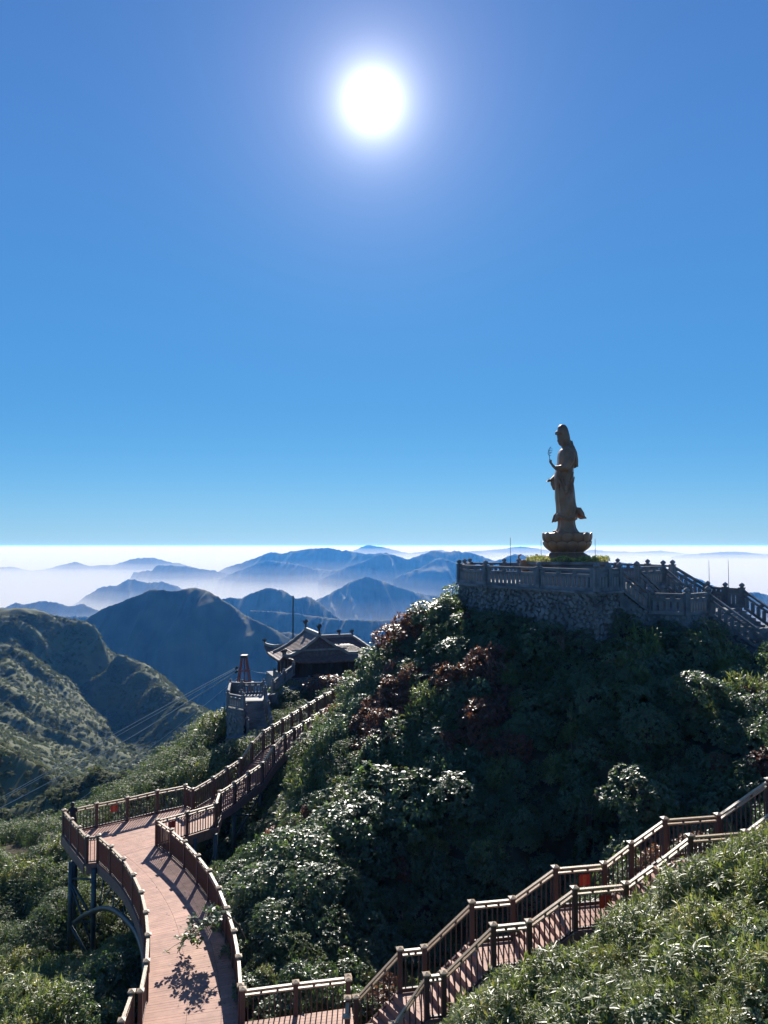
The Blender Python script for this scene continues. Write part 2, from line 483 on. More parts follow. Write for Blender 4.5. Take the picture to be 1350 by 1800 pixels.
M_SOIL = mix_mat("soil", (0.035, 0.032, 0.020), (0.085, 0.070, 0.042), scale=0.8, rough=0.95, bump=0.8, bump_scale=5, spec=0.1)
gx = np.linspace(-60, 50, 230); gy = np.concatenate([np.linspace(6, 60, 190), np.linspace(60.6, 98, 60)])
GX, GY = np.meshgrid(gx, gy)
GZ = ground(GX, GY)
nU, nV = len(gx), len(gy)
ii = np.arange(nV - 1)[:, None] * nU + np.arange(nU - 1)[None, :]
ter = link("hillside_ground", np_mesh("hillside_ground", np.stack([GX, GY, GZ], -1).reshape(-1, 3),
           np.stack([ii, ii + 1, ii + nU + 1, ii + nU], -1).reshape(-1, 4), True), None, M_SOIL)
tag(ter, kind="structure")

# the long spurred slope across the hollow on the left
SLOPE = [at(*q) for q in [(-160, 1085, 520), (0, 1115, 500), (35, 1127, 500), (75, 1113, 530), (110, 1107, 550), (150, 1096, 580), (172, 1110, 570), (205, 1142, 545), (235, 1166, 515), (262, 1200, 480), (300, 1226, 450), (335, 1256, 420), (372, 1288, 390), (410, 1330, 360),
    (0, 1200, 390), (70, 1190, 440), (120, 1180, 490), (160, 1180, 535), (205, 1200, 516), (200, 1235, 497), (262, 1290, 442), (235, 1262, 470), (130, 1240, 430), (310, 1320, 402),
    (0, 1280, 310), (100, 1290, 350), (190, 1310, 385), (280, 1345, 370), (0, 1345, 240), (80, 1360, 260), (160, 1375, 290), (-160, 1200, 380), (-160, 1340, 230), (330, 1400, 310), (150, 1440, 170), (-100, 1420, 160), (280, 1440, 220)]]
SLOPE += [Vector((q.x + 95, q.y + 150, q.z - 150)) for q in SLOPE[:14]] + [Vector((q.x + 30, q.y + 30, q.z - 32)) for q in SLOPE[1:14]]
slope_f = tps_fit(SLOPE)


def slope_z(x, y):
    x = np.asarray(x, float); y = np.asarray(y, float)
    a = y * 0.92 + x * 0.40; b = x * 0.92 - y * 0.40           # spurs run down towards the hollow on the right
    wob = 0.45 * fbm(x / 110, y / 110, 3, 3)
    r = ridged(a / 95 + wob, b / 260, 4, 21, 0.55)
    r2 = ridged(a / 34 + 2 * wob, b / 120, 3, 61)
    return slope_f(x, y) - 3.5 + 17.0 * (r - 0.66) + 5.5 * (r2 - 0.6) + 1.6 * fbm(x / 12, y / 12, 3, 8)


sx = np.linspace(-420, 60, 260); sy = np.linspace(130, 780, 300)
SX, SY = np.meshgrid(sx, sy); SZ = slope_z(SX, SY)
nU, nV = len(sx), len(sy)
ii = np.arange(nV - 1)[:, None] * nU + np.arange(nU - 1)[None, :]
M_SLOPE = mix_mat("slope_scrub", (0.078, 0.088, 0.042), (0.150, 0.158, 0.082), scale=0.06, rough=0.9, bump=0.9, bump_scale=0.5, spec=0.15)
slo = link("mountain_slope", np_mesh("mountain_slope", np.stack([SX, SY, SZ], -1).reshape(-1, 3),
           np.stack([ii, ii + 1, ii + nU + 1, ii + nU], -1).reshape(-1, 4), True), None, M_SLOPE)
tag(slo, kind="structure")
knoll_a = ridge("grassy_spur", [(-160, 1270), (-60, 1292), (0, 1308), (40, 1332), (80, 1352), (110, 1376), (140, 1402), (170, 1440)], 165, base=-110, slope=0.55, seed=31, spur=0.35, mat=M_SLOPE, lam=22)
knoll_b = ridge("grassy_knoll", [(-40, 1440), (60, 1408), (120, 1378), (150, 1362), (180, 1358), (215, 1360), (250, 1374), (300, 1400), (350, 1440)], 112, base=-90, slope=0.5, seed=33, spur=0.3, mat=M_SLOPE, lam=16)
# ================================================================ BOARDWALK, BRIDGE, STAIRS
def wood_mat(name, c1, c2, rough=0.5, scale=6.0):
    return mix_mat(name, c1, c2, scale=scale, rough=rough, detail=6, bump=0.25, bump_scale=40, spec=0.5, lo=0.3, hi=0.7, stretch=(1, 1, 0.25))


M_RAIL = wood_mat("rail_timber", (0.085, 0.044, 0.034), (0.125, 0.068, 0.050), 0.5)
M_RAIL_SUNLIT = wood_mat("sunlit_rail_timber", (0.400, 0.270, 0.150), (0.520, 0.380, 0.230), 0.42)  # same timber for caps and upper rails, sun glare put into its paler colour
M_DECK = mix_mat("deck_boards", (0.390, 0.190, 0.125), (0.510, 0.275, 0.190), scale=2.2, rough=0.6, detail=8, bump=0.15, bump_scale=60, spec=0.25, lo=0.25, hi=0.75)
_nt = M_DECK.node_tree; _b = _nt.nodes["Principled BSDF"]; _src = _b.inputs["Base Color"].links[0].from_socket
_at = _nt.nodes.new("ShaderNodeAttribute"); _at.attribute_name = "board"
_mr = _nt.nodes.new("ShaderNodeMapRange"); _mr.inputs["From Min"].default_value = -0.5; _mr.inputs["From Max"].default_value = 0.5; _mr.inputs["To Min"].default_value = 0.90; _mr.inputs["To Max"].default_value = 1.08
_nt.links.new(_at.outputs["Fac"], _mr.inputs["Value"])
_st = _nt.nodes.new("ShaderNodeTexNoise"); _st.inputs["Scale"].default_value = 0.55; _st.inputs["Detail"].default_value = 9; _st.inputs["Roughness"].default_value = 0.7
_sr = _nt.nodes.new("ShaderNodeMapRange"); _sr.inputs["From Min"].default_value = 0.35; _sr.inputs["From Max"].default_value = 0.65; _sr.inputs["To Min"].default_value = 0.80; _sr.inputs["To Max"].default_value = 1.10
_tc = _nt.nodes.new("ShaderNodeTexCoord"); _nt.links.new(_tc.outputs["Object"], _st.inputs["Vector"]); _nt.links.new(_st.outputs["Fac"], _sr.inputs["Value"])
_mm = _nt.nodes.new("ShaderNodeMath"); _mm.operation = 'MULTIPLY'; _nt.links.new(_mr.outputs[0], _mm.inputs[0]); _nt.links.new(_sr.outputs[0], _mm.inputs[1])
_vs = _nt.nodes.new("ShaderNodeVectorMath"); _vs.operation = 'SCALE'; _nt.links.new(_src, _vs.inputs[0]); _nt.links.new(_mm.outputs[0], _vs.inputs["Scale"])
_nt.links.new(_vs.outputs[0], _b.inputs["Base Color"])


def boards(o, seed=1):
    """each board its own tone"""
    a = o.data.attributes.new("board", 'FLOAT', 'FACE')
    a.data.foreach_set("value", np.random.RandomState(seed).uniform(-0.5, 0.5, len(o.data.polygons)).astype(np.float32))
    tag(o, kind="stuff")
    return o


M_FASCIA = wood_mat("fascia_timber", (0.200, 0.110, 0.085), (0.270, 0.155, 0.120), 0.55)
M_STEEL = mix_mat("painted_steel", (0.035, 0.055, 0.055), (0.070, 0.095, 0.092), scale=3, rough=0.4, metallic=0.3, bump=0.1)
M_RED = mix_mat("red_paint", (0.42, 0.030, 0.015), (0.55, 0.045, 0.022), scale=5, rough=0.4)
M_ORANGE = mix_mat("orange_paint", (0.50, 0.10, 0.035), (0.62, 0.15, 0.05), scale=9, rough=0.5)
M_WHITE = mix_mat("white_paint", (0.70, 0.70, 0.68), (0.80, 0.80, 0.78), scale=5, rough=0.5)

POST_H, POST_W = 1.25, 0.13
_mb = MB(); _mb.box(-POST_W / 2, POST_W / 2, -POST_W / 2, POST_W / 2, -POST_H, -0.06)
ME_POST = _mb.mesh("post"); ME_POST.materials.append(M_RAIL)
_mb = MB(); w = 0.105
_mb.box(-w, w, -w, w, -0.06, -0.025)
_mb.add([(-w, -w, -0.0251), (w, -w, -0.0251), (w, w, -0.0251), (-w, w, -0.0251), (0, 0, 0.022)], [(0, 1, 4), (1, 2, 4), (2, 3, 4), (3, 0, 4)])
ME_CAP = _mb.mesh("cap"); ME_CAP.materials.append(M_RAIL_SUNLIT)
_mb = MB(); _mb.box(-0.014, 0.014, -0.024, 0.024, -0.955, 0.0)
ME_BAL = _mb.mesh("baluster"); ME_BAL.materials.append(M_RAIL)
_mb = MB(); _mb.box(-0.03, 0.03, -0.03, 0.03, -0.075, 0.0)
ME_SPACER = _mb.mesh("spacer"); ME_SPACER.materials.append(M_RAIL)


def child(name, me, parent, loc, rz=0.0):
    o = bpy.data.objects.new(name, me)
    COL.objects.link(o)
    o.parent = parent
    o.location = loc; o.rotation_euler = (0, 0, rz)
    return o


def railing(label, tops, group="timber railings of the walkways", skip=(), step=0.15, skip_posts=()):
    """a run of timber railing through the given post tops; bays in skip stay open"""
    root = empty("railing", tops[0] - Vector((0, 0, POST_H)))
    tag(root, label, "railing", group)
    o0 = root.location
    n = len(tops)
    for i, p in enumerate(tops):
        if i in skip_posts:
            continue
        a = tops[max(i - 1, 0)]; b = tops[min(i + 1, n - 1)]
        rz = math.atan2(b.y - a.y, b.x - a.x)
        q = child("post", ME_POST, root, p - o0, rz)
        child("cap", ME_CAP, q, (0, 0, 0))
    for i in range(n - 1):
        if i in skip:
            continue
        a = tops[i] - o0; b = tops[i + 1] - o0
        d = Vector((b.x - a.x, b.y - a.y, 0)); L = d.length; d.normalize()
        s = (b.z - a.z) / L
        e0 = a + Vector((d.x, d.y, s)) * (POST_W / 2 + 0.004); e1 = b - Vector((d.x, d.y, s)) * (POST_W / 2 + 0.004)
        rz = math.atan2(d.y, d.x)
        def zz(v, h): return v + Vector((0, 0, h))
        MB().bar(zz(e0, -0.11), zz(e1, -0.11), 0.10, 0.05).build("top_rail", M_RAIL_SUNLIT, root)
        MB().bar(zz(e0, -0.235), zz(e1, -0.235), 0.085, 0.045).build("middle_rail", M_RAIL_SUNLIT, root)
        MB().bar(zz(e0, -1.17), zz(e1, -1.17), 0.07, 0.06).build("bottom_rail", M_RAIL, root)
        for t in (0.33, 0.67):
            c = e0.lerp(e1, t)
            child("spacer", ME_SPACER, root, zz(c, -0.1365), rz)
        m = max(2, int((L - POST_W) / step))
        for k in range(m):
            c = e0.lerp(e1, (k + 0.5) / m)
            child("baluster", ME_BAL, root, zz(c, -0.22), rz)
    return root


def tops_at_level(pxs, z):
    return [at(px, py, 1.0) * (z / at(px, py, 1.0).z) for px, py in pxs]


RAIL_Z = DECK_Z + POST_H
br_left = tops_at_level([(173, 1466), (195.5, 1485), (217.4, 1507), (235, 1534.6), (249, 1565), (257, 1600), (260.4, 1640), (258, 1686), (247, 1738.6)], RAIL_Z)
br_right = tops_at_level([(276, 1438.5), (301, 1456), (325, 1476), (348, 1501), (368, 1527), (385, 1558), (399, 1593), (411.5, 1633), (419.5, 1678), (423, 1729)], RAIL_Z)
land_far = tops_at_level([(112.5, 1422), (170, 1410), (224, 1399.5), (276.7, 1387.5), (326, 1378), (339, 1384.5)], RAIL_Z)
land_left = tops_at_level([(112.5, 1422), (125.5, 1437.5), (138.6, 1451.6), (152.8, 1468), (173, 1466)], RAIL_Z)
land_right = tops_at_level([(276, 1438.5), (329, 1424.5), (379.6, 1410), (363, 1399)], RAIL_Z)
plat_back = tops_at_level([(427, 1735.5), (520, 1723.5), (612, 1713)], RAIL_Z)
lower_left = tops_at_level([(232, 1739.6), (214, 1790), (200, 1850)], RAIL_Z)

# --- the raised path climbing to the temple
pd = Vector((0.48, 0.877, 0)).normalized(); pn = Vector((pd.y, -pd.x, 0))
L0 = land_far[-1].copy()
path_prof = [(0.0, -12.85), (1.61, -12.65), (2.77, -12.40), (3.93, -12.20), (4.95, -11.50), (6.08, -11.05), (9.0, -10.55), (12.8, -9.96), (15.2, -9.8)]
pt = np.array([q[0] for q in path_prof]); pz = np.array([q[1] for q in path_prof])


def path_top(t, off):
    p = Vector((L0.x, L0.y, 0)) + pd * t + pn * off
    p.z = float(np.interp(t, pt, pz))
    return p


ts = [0.0, 1.61, 2.77, 3.93, 4.95, 6.08, 7.0, 8.0, 9.0, 9.95, 10.9, 11.85, 12.8, 13.8]
PW = 1.60
path_left = [path_top(t, 0) for t in ts]
path_right = [path_top(t, PW) for t in [0.3, 1.5, 2.7, 3.9, 4.95, 6.08, 7.0, 8.0, 9.0, 9.95, 10.9]]
land_right[-1] = path_right[0].copy()

# --- the lower stair, climbing to the right
def stair_front(px, py):
    return at(px, py, 20.88 / (1 - 0.189 * (px - CX) / F_PX))


def stair_back(px, py):
    return at(px, py, 22.31 / (1 - 0.189 * (px - CX) / F_PX))


ZS = {}
sf = [(650, 1790, 0), (690, 1782, 0), (750, 1712, 1), (780, 1704, 1), (867, 1622, 2), (930, 1615, 2), (1010, 1557, 3), (1100, 1551, 3), (1151, 1513, 9), (1213, 1466, 4), (1310, 1461, 4), (1395, 1395, 5), (1490, 1390, 5)]
sb = [(626, 1749, 0), (703, 1668, 1), (746, 1658, 1), (829, 1582, 2), (901, 1576, 2), (976, 1521, 3), (1062, 1513, 3), (1109, 1478, 9), (1168, 1433, 4), (1262, 1428, 4), (1350, 1363, 5), (1440, 1358, 5)]
front = [stair_front(a, b) for a, b, _ in sf]
back = [stair_back(a, b) for a, b, _ in sb]
front[1].z = front[0].z = (front[0].z + back[0].z) / 2 * 0 + back[0].z
for lv in (1, 2, 3, 4, 5):
    zf = [p.z for p, q in zip(front, sf) if q[2] == lv] + [p.z for p, q in zip(back, sb) if q[2] == lv]
    z = sum(zf) / len(zf)
    for p, q in list(zip(front, sf)) + list(zip(back, sb)):
        if q[2] == lv: p.z = z
LV = {lv: [p.z for p, q in zip(front, sf) if q[2] == lv][0] - POST_H for lv in (0, 1, 2, 3, 4, 5)}


def clip_poly(poly, axis, lo, hi):
    """cut a convex polygon (list of 2-vectors) to lo <= p.axis <= hi"""
    def cut(pl, f):
        out = []
        for i in range(len(pl)):
            a = pl[i]; b = pl[(i + 1) % len(pl)]; fa = f(a); fb = f(b)
            if fa >= 0: out.append(a)
            if fa * fb < 0: out.append(a.lerp(b, fa / (fa - fb)))
        return out
    poly = cut(poly, lambda p: p.dot(axis) - lo)
    return cut(poly, lambda p: hi - p.dot(axis)) if len(poly) > 2 else []


def plank_deck(mb, poly, z, direction, width=0.14, thick=0.035, gap=0.008):
    """boards lying along direction over a convex polygon"""
    poly = [Vector((p[0], p[1])) for p in poly]
    ax = Vector((-direction[1], direction[0])).normalized()
    lo = min(p.dot(ax) for p in poly); hi = max(p.dot(ax) for p in poly)
    k = lo
    while k < hi:
        q = clip_poly(poly, ax, k, k + width - gap)
        if len(q) > 2:
            dz = random.uniform(-0.0015, 0.0015)
            n = len(q)
            mb.add([(p.x, p.y, z + dz) for p in q] + [(p.x, p.y, z - thick) for p in q],
                   [tuple(range(n)), tuple(range(2 * n - 1, n - 1, -1))] + [(i, i + n, (i + 1) % n + n, (i + 1) % n) for i in range(n)])
        k += width
    return mb


random.seed(3)
# curved bridge
bridge = empty("footbridge", (-8.5, 28, DECK_Z)); tag(bridge, "curved reddish timber footbridge sweeping from the bottom edge up to the viewing landing", "bridge")
def on(o):                     # shift a child built in world space under its root
    o.matrix_parent_inverse = Matrix.Translation(-o.parent.location) if o.parent.rotation_euler.z == 0 else o.parent.matrix_world.inverted()
    return o


def smooth_line(pts, n):
    """Catmull-Rom through pts, n samples by arc"""
    P = [pts[0] * 2 - pts[1]] + list(pts) + [pts[-1] * 2 - pts[-2]]
    out = []
    for i in range(1, len(P) - 2):
        for k in range(16):
            t = k / 16
            a, b, c, d = P[i - 1], P[i], P[i + 1], P[i + 2]
            out.append(0.5 * ((2 * b) + (c - a) * t + (2 * a - 5 * b + 4 * c - d) * t * t + (3 * b - a - 3 * c + d) * t ** 3))
    out.append(P[-2])
    s = [0.0]
    for i in range(1, len(out)): s.append(s[-1] + (out[i] - out[i - 1]).length)
    res = []
    for k in range(n):
        tgt = s[-1] * k / (n - 1)
        j = min(max(np.searchsorted(s, tgt) - 1, 0), len(out) - 2)
        f = (tgt - s[j]) / max(s[j + 1] - s[j], 1e-9)
        res.append(out[j].lerp(out[j + 1], f))
    return res


bl = [Vector((p.x, p.y, DECK_Z)) for p in br_left] ; brr = [Vector((p.x, p.y, DECK_Z)) for p in br_right]
bl += [Vector((-7.10, 20.6, DECK_Z)), Vector((-7.35, 16.5, DECK_Z))]; brr += [Vector((-4.0, 20.8, DECK_Z)), Vector((-3.9, 16.5, DECK_Z))]
NB = 150
EL = smooth_line(bl, NB); ER = smooth_line(brr, NB)
mb = MB()
for i in range(NB - 1):
    for (f0, f1) in ((-0.03, 0.44 + (i % 2) * 0.0), (0.443, 0.80), (0.803, 1.03)):
        a0 = EL[i].lerp(ER[i], f0); a1 = EL[i].lerp(ER[i], f1); b0 = EL[i + 1].lerp(ER[i + 1], f0); b1 = EL[i + 1].lerp(ER[i + 1], f1)
        g = 0.045
        c0 = a0.lerp(b0, 1 - g); c1 = a1.lerp(b1, 1 - g)
        dz = random.uniform(-0.002, 0.002)
        q = [a0, a1, c1, c0]
        mb.add([(p.x, p.y, p.z + dz) for p in q] + [(p.x, p.y, p.z - 0.035) for p in q],
               [(0, 1, 2, 3), (7, 6, 5, 4), (0, 4, 5, 1), (1, 5, 6, 2), (2, 6, 7, 3), (3, 7, 4, 0)])
o = on(mb.build("deck_board", M_DECK, bridge)); boards(o)
for side, E in (("l", EL), ("r", ER)):
    m2 = MB()
    pts = [p + (p - q).normalized() * 0.10 for p, q in zip(E, ER if side == "l" else EL)]
    inn = [p + (p - q).normalized() * 0.03 for p, q in zip(E, ER if side == "l" else EL)]
    for i in range(0, NB - 1):
        a, b, c, d = pts[i], pts[i + 1], inn[i + 1], inn[i]
        z1, z0 = DECK_Z + 0.03, DECK_Z - 0.40
        m2.add([(a.x, a.y, z0), (b.x, b.y, z0), (c.x, c.y, z0), (d.x, d.y, z0), (a.x, a.y, z1), (b.x, b.y, z1), (c.x, c.y, z1), (d.x, d.y, z1)],
               [(4, 5, 6, 7), (0, 3, 2, 1), (0, 1, 5, 4), (2, 3, 7, 6)])
    on(m2.build("fascia", M_FASCIA, bridge))
m2 = MB()
for i in range(4, NB - 1, 8):
    m2.bar(EL[i].lerp(ER[i], 0.02) - Vector((0, 0, 0.16)), EL[i].lerp(ER[i], 0.98) - Vector((0, 0, 0.16)), 0.08, 0.2)
on(m2.build("joists", M_STEEL, bridge))
# arch under its outer edge with V struts
arch_px = [(131, 1622, 35.0), (150, 1608, 34.4), (178, 1597, 33.6), (200, 1600, 32.6), (222, 1617, 31.4), (242, 1644, 29.9), (253, 1682, 28.0), (256, 1725, 26.0)]
arch = smooth_line([at(*q) for q in arch_px], 40)
on(MB().tube(arch, 0.11, 10).build("arch_tube", M_STEEL, bridge, smooth=True))
for f in (0.22, 0.34, 0.46, 0.58, 0.70):
    p = arch[int(f * 39)]
    for df in (-0.045, 0.045):
        k = min(range(NB), key=lambda j: (EL[j] - arch[min(39, max(0, int((f + df) * 39)))]).length)
        q = EL[k] - Vector((0, 0, 0.38))
        on(MB().tube([p, q], 0.035, 6).build("strut", M_STEEL, bridge, smooth=True))
arch2 = [p + Vector((2.0, 0.9, -0.1)) for p in arch[8:]]
on(MB().tube(arch2, 0.11, 10).build("arch_tube", M_STEEL, bridge, smooth=True))

# landing
landing = empty("viewing_landing", (-12, 38, DECK_Z)); tag(landing, "square timber viewing landing on steel legs at the bend of the walkway", "landing")
lp = [land_far[0], land_left[3], br_left[0], br_right[0], land_right[1], land_right[2], land_right[3], land_far[5], land_far[4]]
lp = [(p.x, p.y) for p in lp]
def hull_parts(): # two convex pieces
    return [[lp[0], lp[1], lp[2], lp[3], lp[7], lp[8]], [lp[3], lp[4], lp[5], lp[6], lp[7]]]
mb = MB()
for q in hull_parts():
    plank_deck(mb, q, DECK_Z + 0.004, (land_far[4] - land_far[0]).xy)
o = on(mb.build("deck_board", M_DECK, landing)); boards(o)
mb = MB()
for q in hull_parts():
    n = len(q)
    mb.add([(p[0], p[1], DECK_Z - 0.034) for p in q] + [(p[0], p[1], DECK_Z - 0.16) for p in q],
           [tuple(range(n))[::-1] if False else tuple(range(n)), tuple(range(2 * n - 1, n - 1, -1))] + [(i, i + n, (i + 1) % n + n, (i + 1) % n) for i in range(n)])
on(mb.build("subframe", M_STEEL, landing))
for a, b in ((0, 1), (1, 2), (3, 4), (4, 5), (5, 6), (7, 8), (8, 0)):
    A = Vector((*lp[a], DECK_Z - 0.19)); B = Vector((*lp[b], DECK_Z - 0.19))
    nrm_ = Vector((-(B - A).y, (B - A).x, 0)).normalized()
    cen = Vector((-12, 38.2, DECK_Z - 0.19))
    if nrm_.dot(cen - A) > 0: nrm_ = -nrm_
    on(MB().bar(A + nrm_ * 0.10, B + nrm_ * 0.10, 0.06, 0.44).build("fascia", M_FASCIA, landing))


def leg(root, x, y, z1, r=0.11):
    z0 = float(ground(x, y)) - 0.3
    return on(MB().tube([(x, y, z0), (x, y, z1)], r, 12).build("leg", M_STEEL, root, smooth=True))


legs = [(-14.15, 35.4), (-12.85, 34.7), (-14.6, 37.0), (-10.4, 36.6), (-9.25, 38.2), (-8.35, 38.75), (-11.3, 40.4)]
for x, y in legs: leg(landing, x, y, DECK_Z - 0.16)
def brace(root, a, b, r=0.045): return on(MB().tube([a, b], r, 8).build("brace", M_STEEL, root, smooth=True))
l0, l1 = legs[0], legs[1]
brace(landing, (*l0, -15.0), (*l1, -14.75)); brace(landing, (*l0, -15.1), (*l1, -16.5), 0.06); brace(landing, (*l0, -17.0), (*l1, -18.4), 0.06)
brace(landing, (*l0, -15.2), (*l1, -17.7), 0.05); brace(landing, (*l0, -16.9), (*l1, -16.6))
brace(landing, (*legs[2], -15.0), (*l0, -17.0)); brace(landing, (*legs[4], -15.2), (*legs[5], -17.0)); brace(landing, (*legs[5], -15.2), (*legs[4], -17.0))

# raised path
walk = empty("raised_path", path_top(6, PW / 2) - Vector((0, 0, POST_H))); tag(walk, "straight timber walkway on steel legs climbing from the landing towards the temple", "walkway")
mb = MB(); n_s = 84
for i in range(n_s):
    t0, t1 = 14.4 * i / n_s, 14.4 * (i + 0.95) / n_s
    a, b = path_top(t0, -0.02), path_top(t0, PW + 0.02); c_, d_ = path_top(t1, PW + 0.02), path_top(t1, -0.02)
    zt = path_top((t0 + t1) / 2, 0).z - POST_H + 0.008 + random.uniform(-0.002, 0.002)
    q = [a, b, c_, d_]
    mb.add([(p.x, p.y, zt) for p in q] + [(p.x, p.y, zt - 0.14) for p in q], [(0, 1, 2, 3), (7, 6, 5, 4), (0, 4, 5, 1), (1, 5, 6, 2), (2, 6, 7, 3), (3, 7, 4, 0)])
o = on(mb.build("deck_board", M_DECK, walk)); boards(o)
tt = [0.0, 1.61, 2.77, 3.93, 4.95, 6.08, 9.0, 12.8, 14.4]
for off in (-0.07, PW + 0.07):
    mb = MB()
    for a, b in zip(tt[:-1], tt[1:]):
        mb.bar(path_top(a, off) - Vector((0, 0, POST_H + 0.16)), path_top(b, off) - Vector((0, 0, POST_H + 0.16)), 0.06, 0.42)
    on(mb.build("fascia", M_FASCIA, walk))
for t in (1.6, 3.9, 6.2, 8.6):
    for off in (0.15, PW - 0.12):
        p = path_top(t, off); leg(walk, p.x, p.y, p.z - POST_H - 0.2, 0.10)
    a = path_top(t, 0.15); b = path_top(t, PW - 0.12)
    brace(walk, (a.x, a.y, a.z - 2.2), (b.x, b.y, b.z - 2.25), 0.05)
a = path_top(1.6, PW - 0.12); b = path_top(3.9, PW - 0.12)
brace(walk, (a.x, a.y, a.z - 3.2), (b.x, b.y, b.z - 1.9), 0.05); brace(walk, (a.x, a.y, a.z - 1.9), (b.x, b.y, b.z - 3.0), 0.05)

# platform at the foot of the stair
plat = empty("lower_platform", (-1.5, 21.5, DECK_Z)); tag(plat, "level timber platform joining the footbridge to the foot of the right hand stair", "platform")
pp = [(brr[9].x + 0.12, plat_back[0].y + 0.02), (plat_back[2].x + 0.1, plat_back[2].y + 0.05), (back[0].x, back[0].y), (front[1].x, front[1].y), (front[0].x - 1.0, front[0].y - 0.25), (-3.9, 19.6)]
o = on(plank_deck(MB(), pp, LV[0] + 0.002, (1, 0.19)).build("deck_board", M_DECK, plat)); boards(o)
on(MB().bar((pp[0][0], pp[0][1] + 0.1, DECK_Z - 0.2), (pp[1][0], pp[1][1] + 0.1, DECK_Z - 0.2), 0.06, 0.42).build("fascia", M_FASCIA, plat))
for x, y in ((-3.6, 22.0), (-1.2, 22.2), (-0.9, 20.6)): leg(plat, x, y, DECK_Z - 0.1)

# the stair itself
stair = empty("timber_stair", (5, 22.4, LV[3])); tag(stair, "long timber staircase of flights and landings climbing up the slope to the right", "staircase")
sdir = Vector((1, 0.189, 0)).normalized(); snrm = Vector((-sdir.y, sdir.x, 0))
def at_x(px_pt_f, px_pt_b): return px_pt_f, px_pt_b
flights = [(1, 2, 0, 1, 0, 1), (3, 4, 2, 3, 1, 2), (5, 6, 4, 5, 2, 3), (7, 9, 6, 8, 3, 4), (10, 11, 9, 10, 4, 5)]
for fa, fb, ba, bb, la, lb in flights:
    n = 6 if fb - fa == 1 else 8
    rise = (LV[lb] - LV[la]) / n
    A0, A1, B0, B1 = front[fa], front[fb], back[ba], back[bb]
    for k in range(n):
        p0 = A0.lerp(A1, k / n); p1 = A0.lerp(A1, (k + 1) / n + 0.02); q0 = B0.lerp(B1, k / n); q1 = B0.lerp(B1, (k + 1) / n + 0.02)
        z = LV[la] + rise * (k + 1) - 0.006
        m = MB(); qs = [p0, p1, q1, q0]
        m.add([(p.x, p.y, z) for p in qs] + [(p.x, p.y, z - 0.20) for p in qs], [(0, 1, 2, 3), (7, 6, 5, 4), (0, 4, 5, 1), (1, 5, 6, 2), (2, 6, 7, 3), (3, 7, 4, 0)])
        on(m.build("step", M_DECK, stair))
    for U, V_ , sgn in ((A0, A1, -1), (B0, B1, 1)):
        on(MB().bar(U + snrm * 0.09 * sgn - Vector((0, 0, POST_H + 0.17)), V_ + snrm * 0.09 * sgn - Vector((0, 0, POST_H + 0.17)), 0.05, 0.46).build("stringer", M_FASCIA, stair))
for (fa, fb, ba, bb, lv) in ((2, 3, 1, 2, 1), (4, 5, 3, 4, 2), (6, 7, 5, 6, 3), (9, 10, 8, 9, 4), (11, 12, 10, 11, 5)):
    o = on(plank_deck(MB(), [front[fa], front[fb], back[bb], back[ba]], LV[lv], sdir.xy).build("landing_boards", M_DECK, stair)); boards(o)
    for U, V_, sgn in ((front[fa], front[fb], -1), (back[ba], back[bb], 1)):
        on(MB().bar(U + snrm * 0.09 * sgn - Vector((0, 0, POST_H + 0.17)), V_ + snrm * 0.09 * sgn - Vector((0, 0, POST_H + 0.17)), 0.05, 0.46).build("fascia", M_FASCIA, stair))
    for U in (front[fa], front[fb], back[ba], back[bb]): leg(stair, U.x, U.y, LV[lv] - 0.2, 0.06)

railing("timber railing along the far edge of the viewing landing, red tag hung on it", land_far)
railing("short solid looking railing down the left edge of the landing above the steel legs", land_left)
railing("curving railing on the outer left edge of the footbridge, above the arch", br_left)
railing("curving railing on the right edge of the footbridge casting a broad shadow on the deck", br_right)
railing("railing on the right edge of the landing behind the footbridge railing", land_right, skip=())
railing("left railing of the straight path climbing to the temple", path_left)
railing("right railing of the straight path, partly behind the hill bushes", path_right)
railing("level railing at the bottom of the picture between footbridge and stair foot", plat_back)
railing("upper railing of the timber stair along its hill side", back)
railing("near railing of the timber stair above the pale bamboo bushes", front, skip_posts=(8,))
railing("short railing at the bottom left edge beside the footbridge", lower_left)
railing("tiny return of railing with two short bars at the stair foot", [plat_back[2] + Vector((0.02, -0.18, 0)), Vector((plat_back[2].x + 0.06, back[0].y - 0.45, RAIL_Z - 0.02)), back[0] + Vector((-0.24, -0.05, 0))], skip=(0,), skip_posts=())


def red_tag(label, p, rz, two=False):
    root = empty("red_tag", p, rz); tag(root, label, "sign", "red tags on the railings")
    if two:
        MB().box(-0.16, -0.02, -0.012, 0.012, -0.34, 0).build("panel", M_RED, root); MB().box(0.03, 0.17, -0.012, 0.012, -0.34, 0).build("panel", M_RED, root)
    else:
        MB().box(-0.17, 0.17, -0.012, 0.012, -0.33, 0).build("panel", M_RED, root)
        MB().box(-0.055, 0.055, -0.016, 0.016, -0.31, -0.02).build("centre_strip", M_ORANGE, root)
    MB().box(-0.13, -0.11, -0.016, 0.0, 0.0005, 0.05).build("hook", M_STEEL, root)
    MB().box(0.11, 0.13, -0.016, 0.0, 0.0005, 0.05).build("hook", M_STEEL, root)


def on_rail(a, b, t, dz, dn):
    p = a.lerp(b, t); d = (b - a).xy.normalized(); n = Vector((d.y, -d.x, 0))
    return p + n * dn + Vector((0, 0, dz)), math.atan2(d.y, d.x)


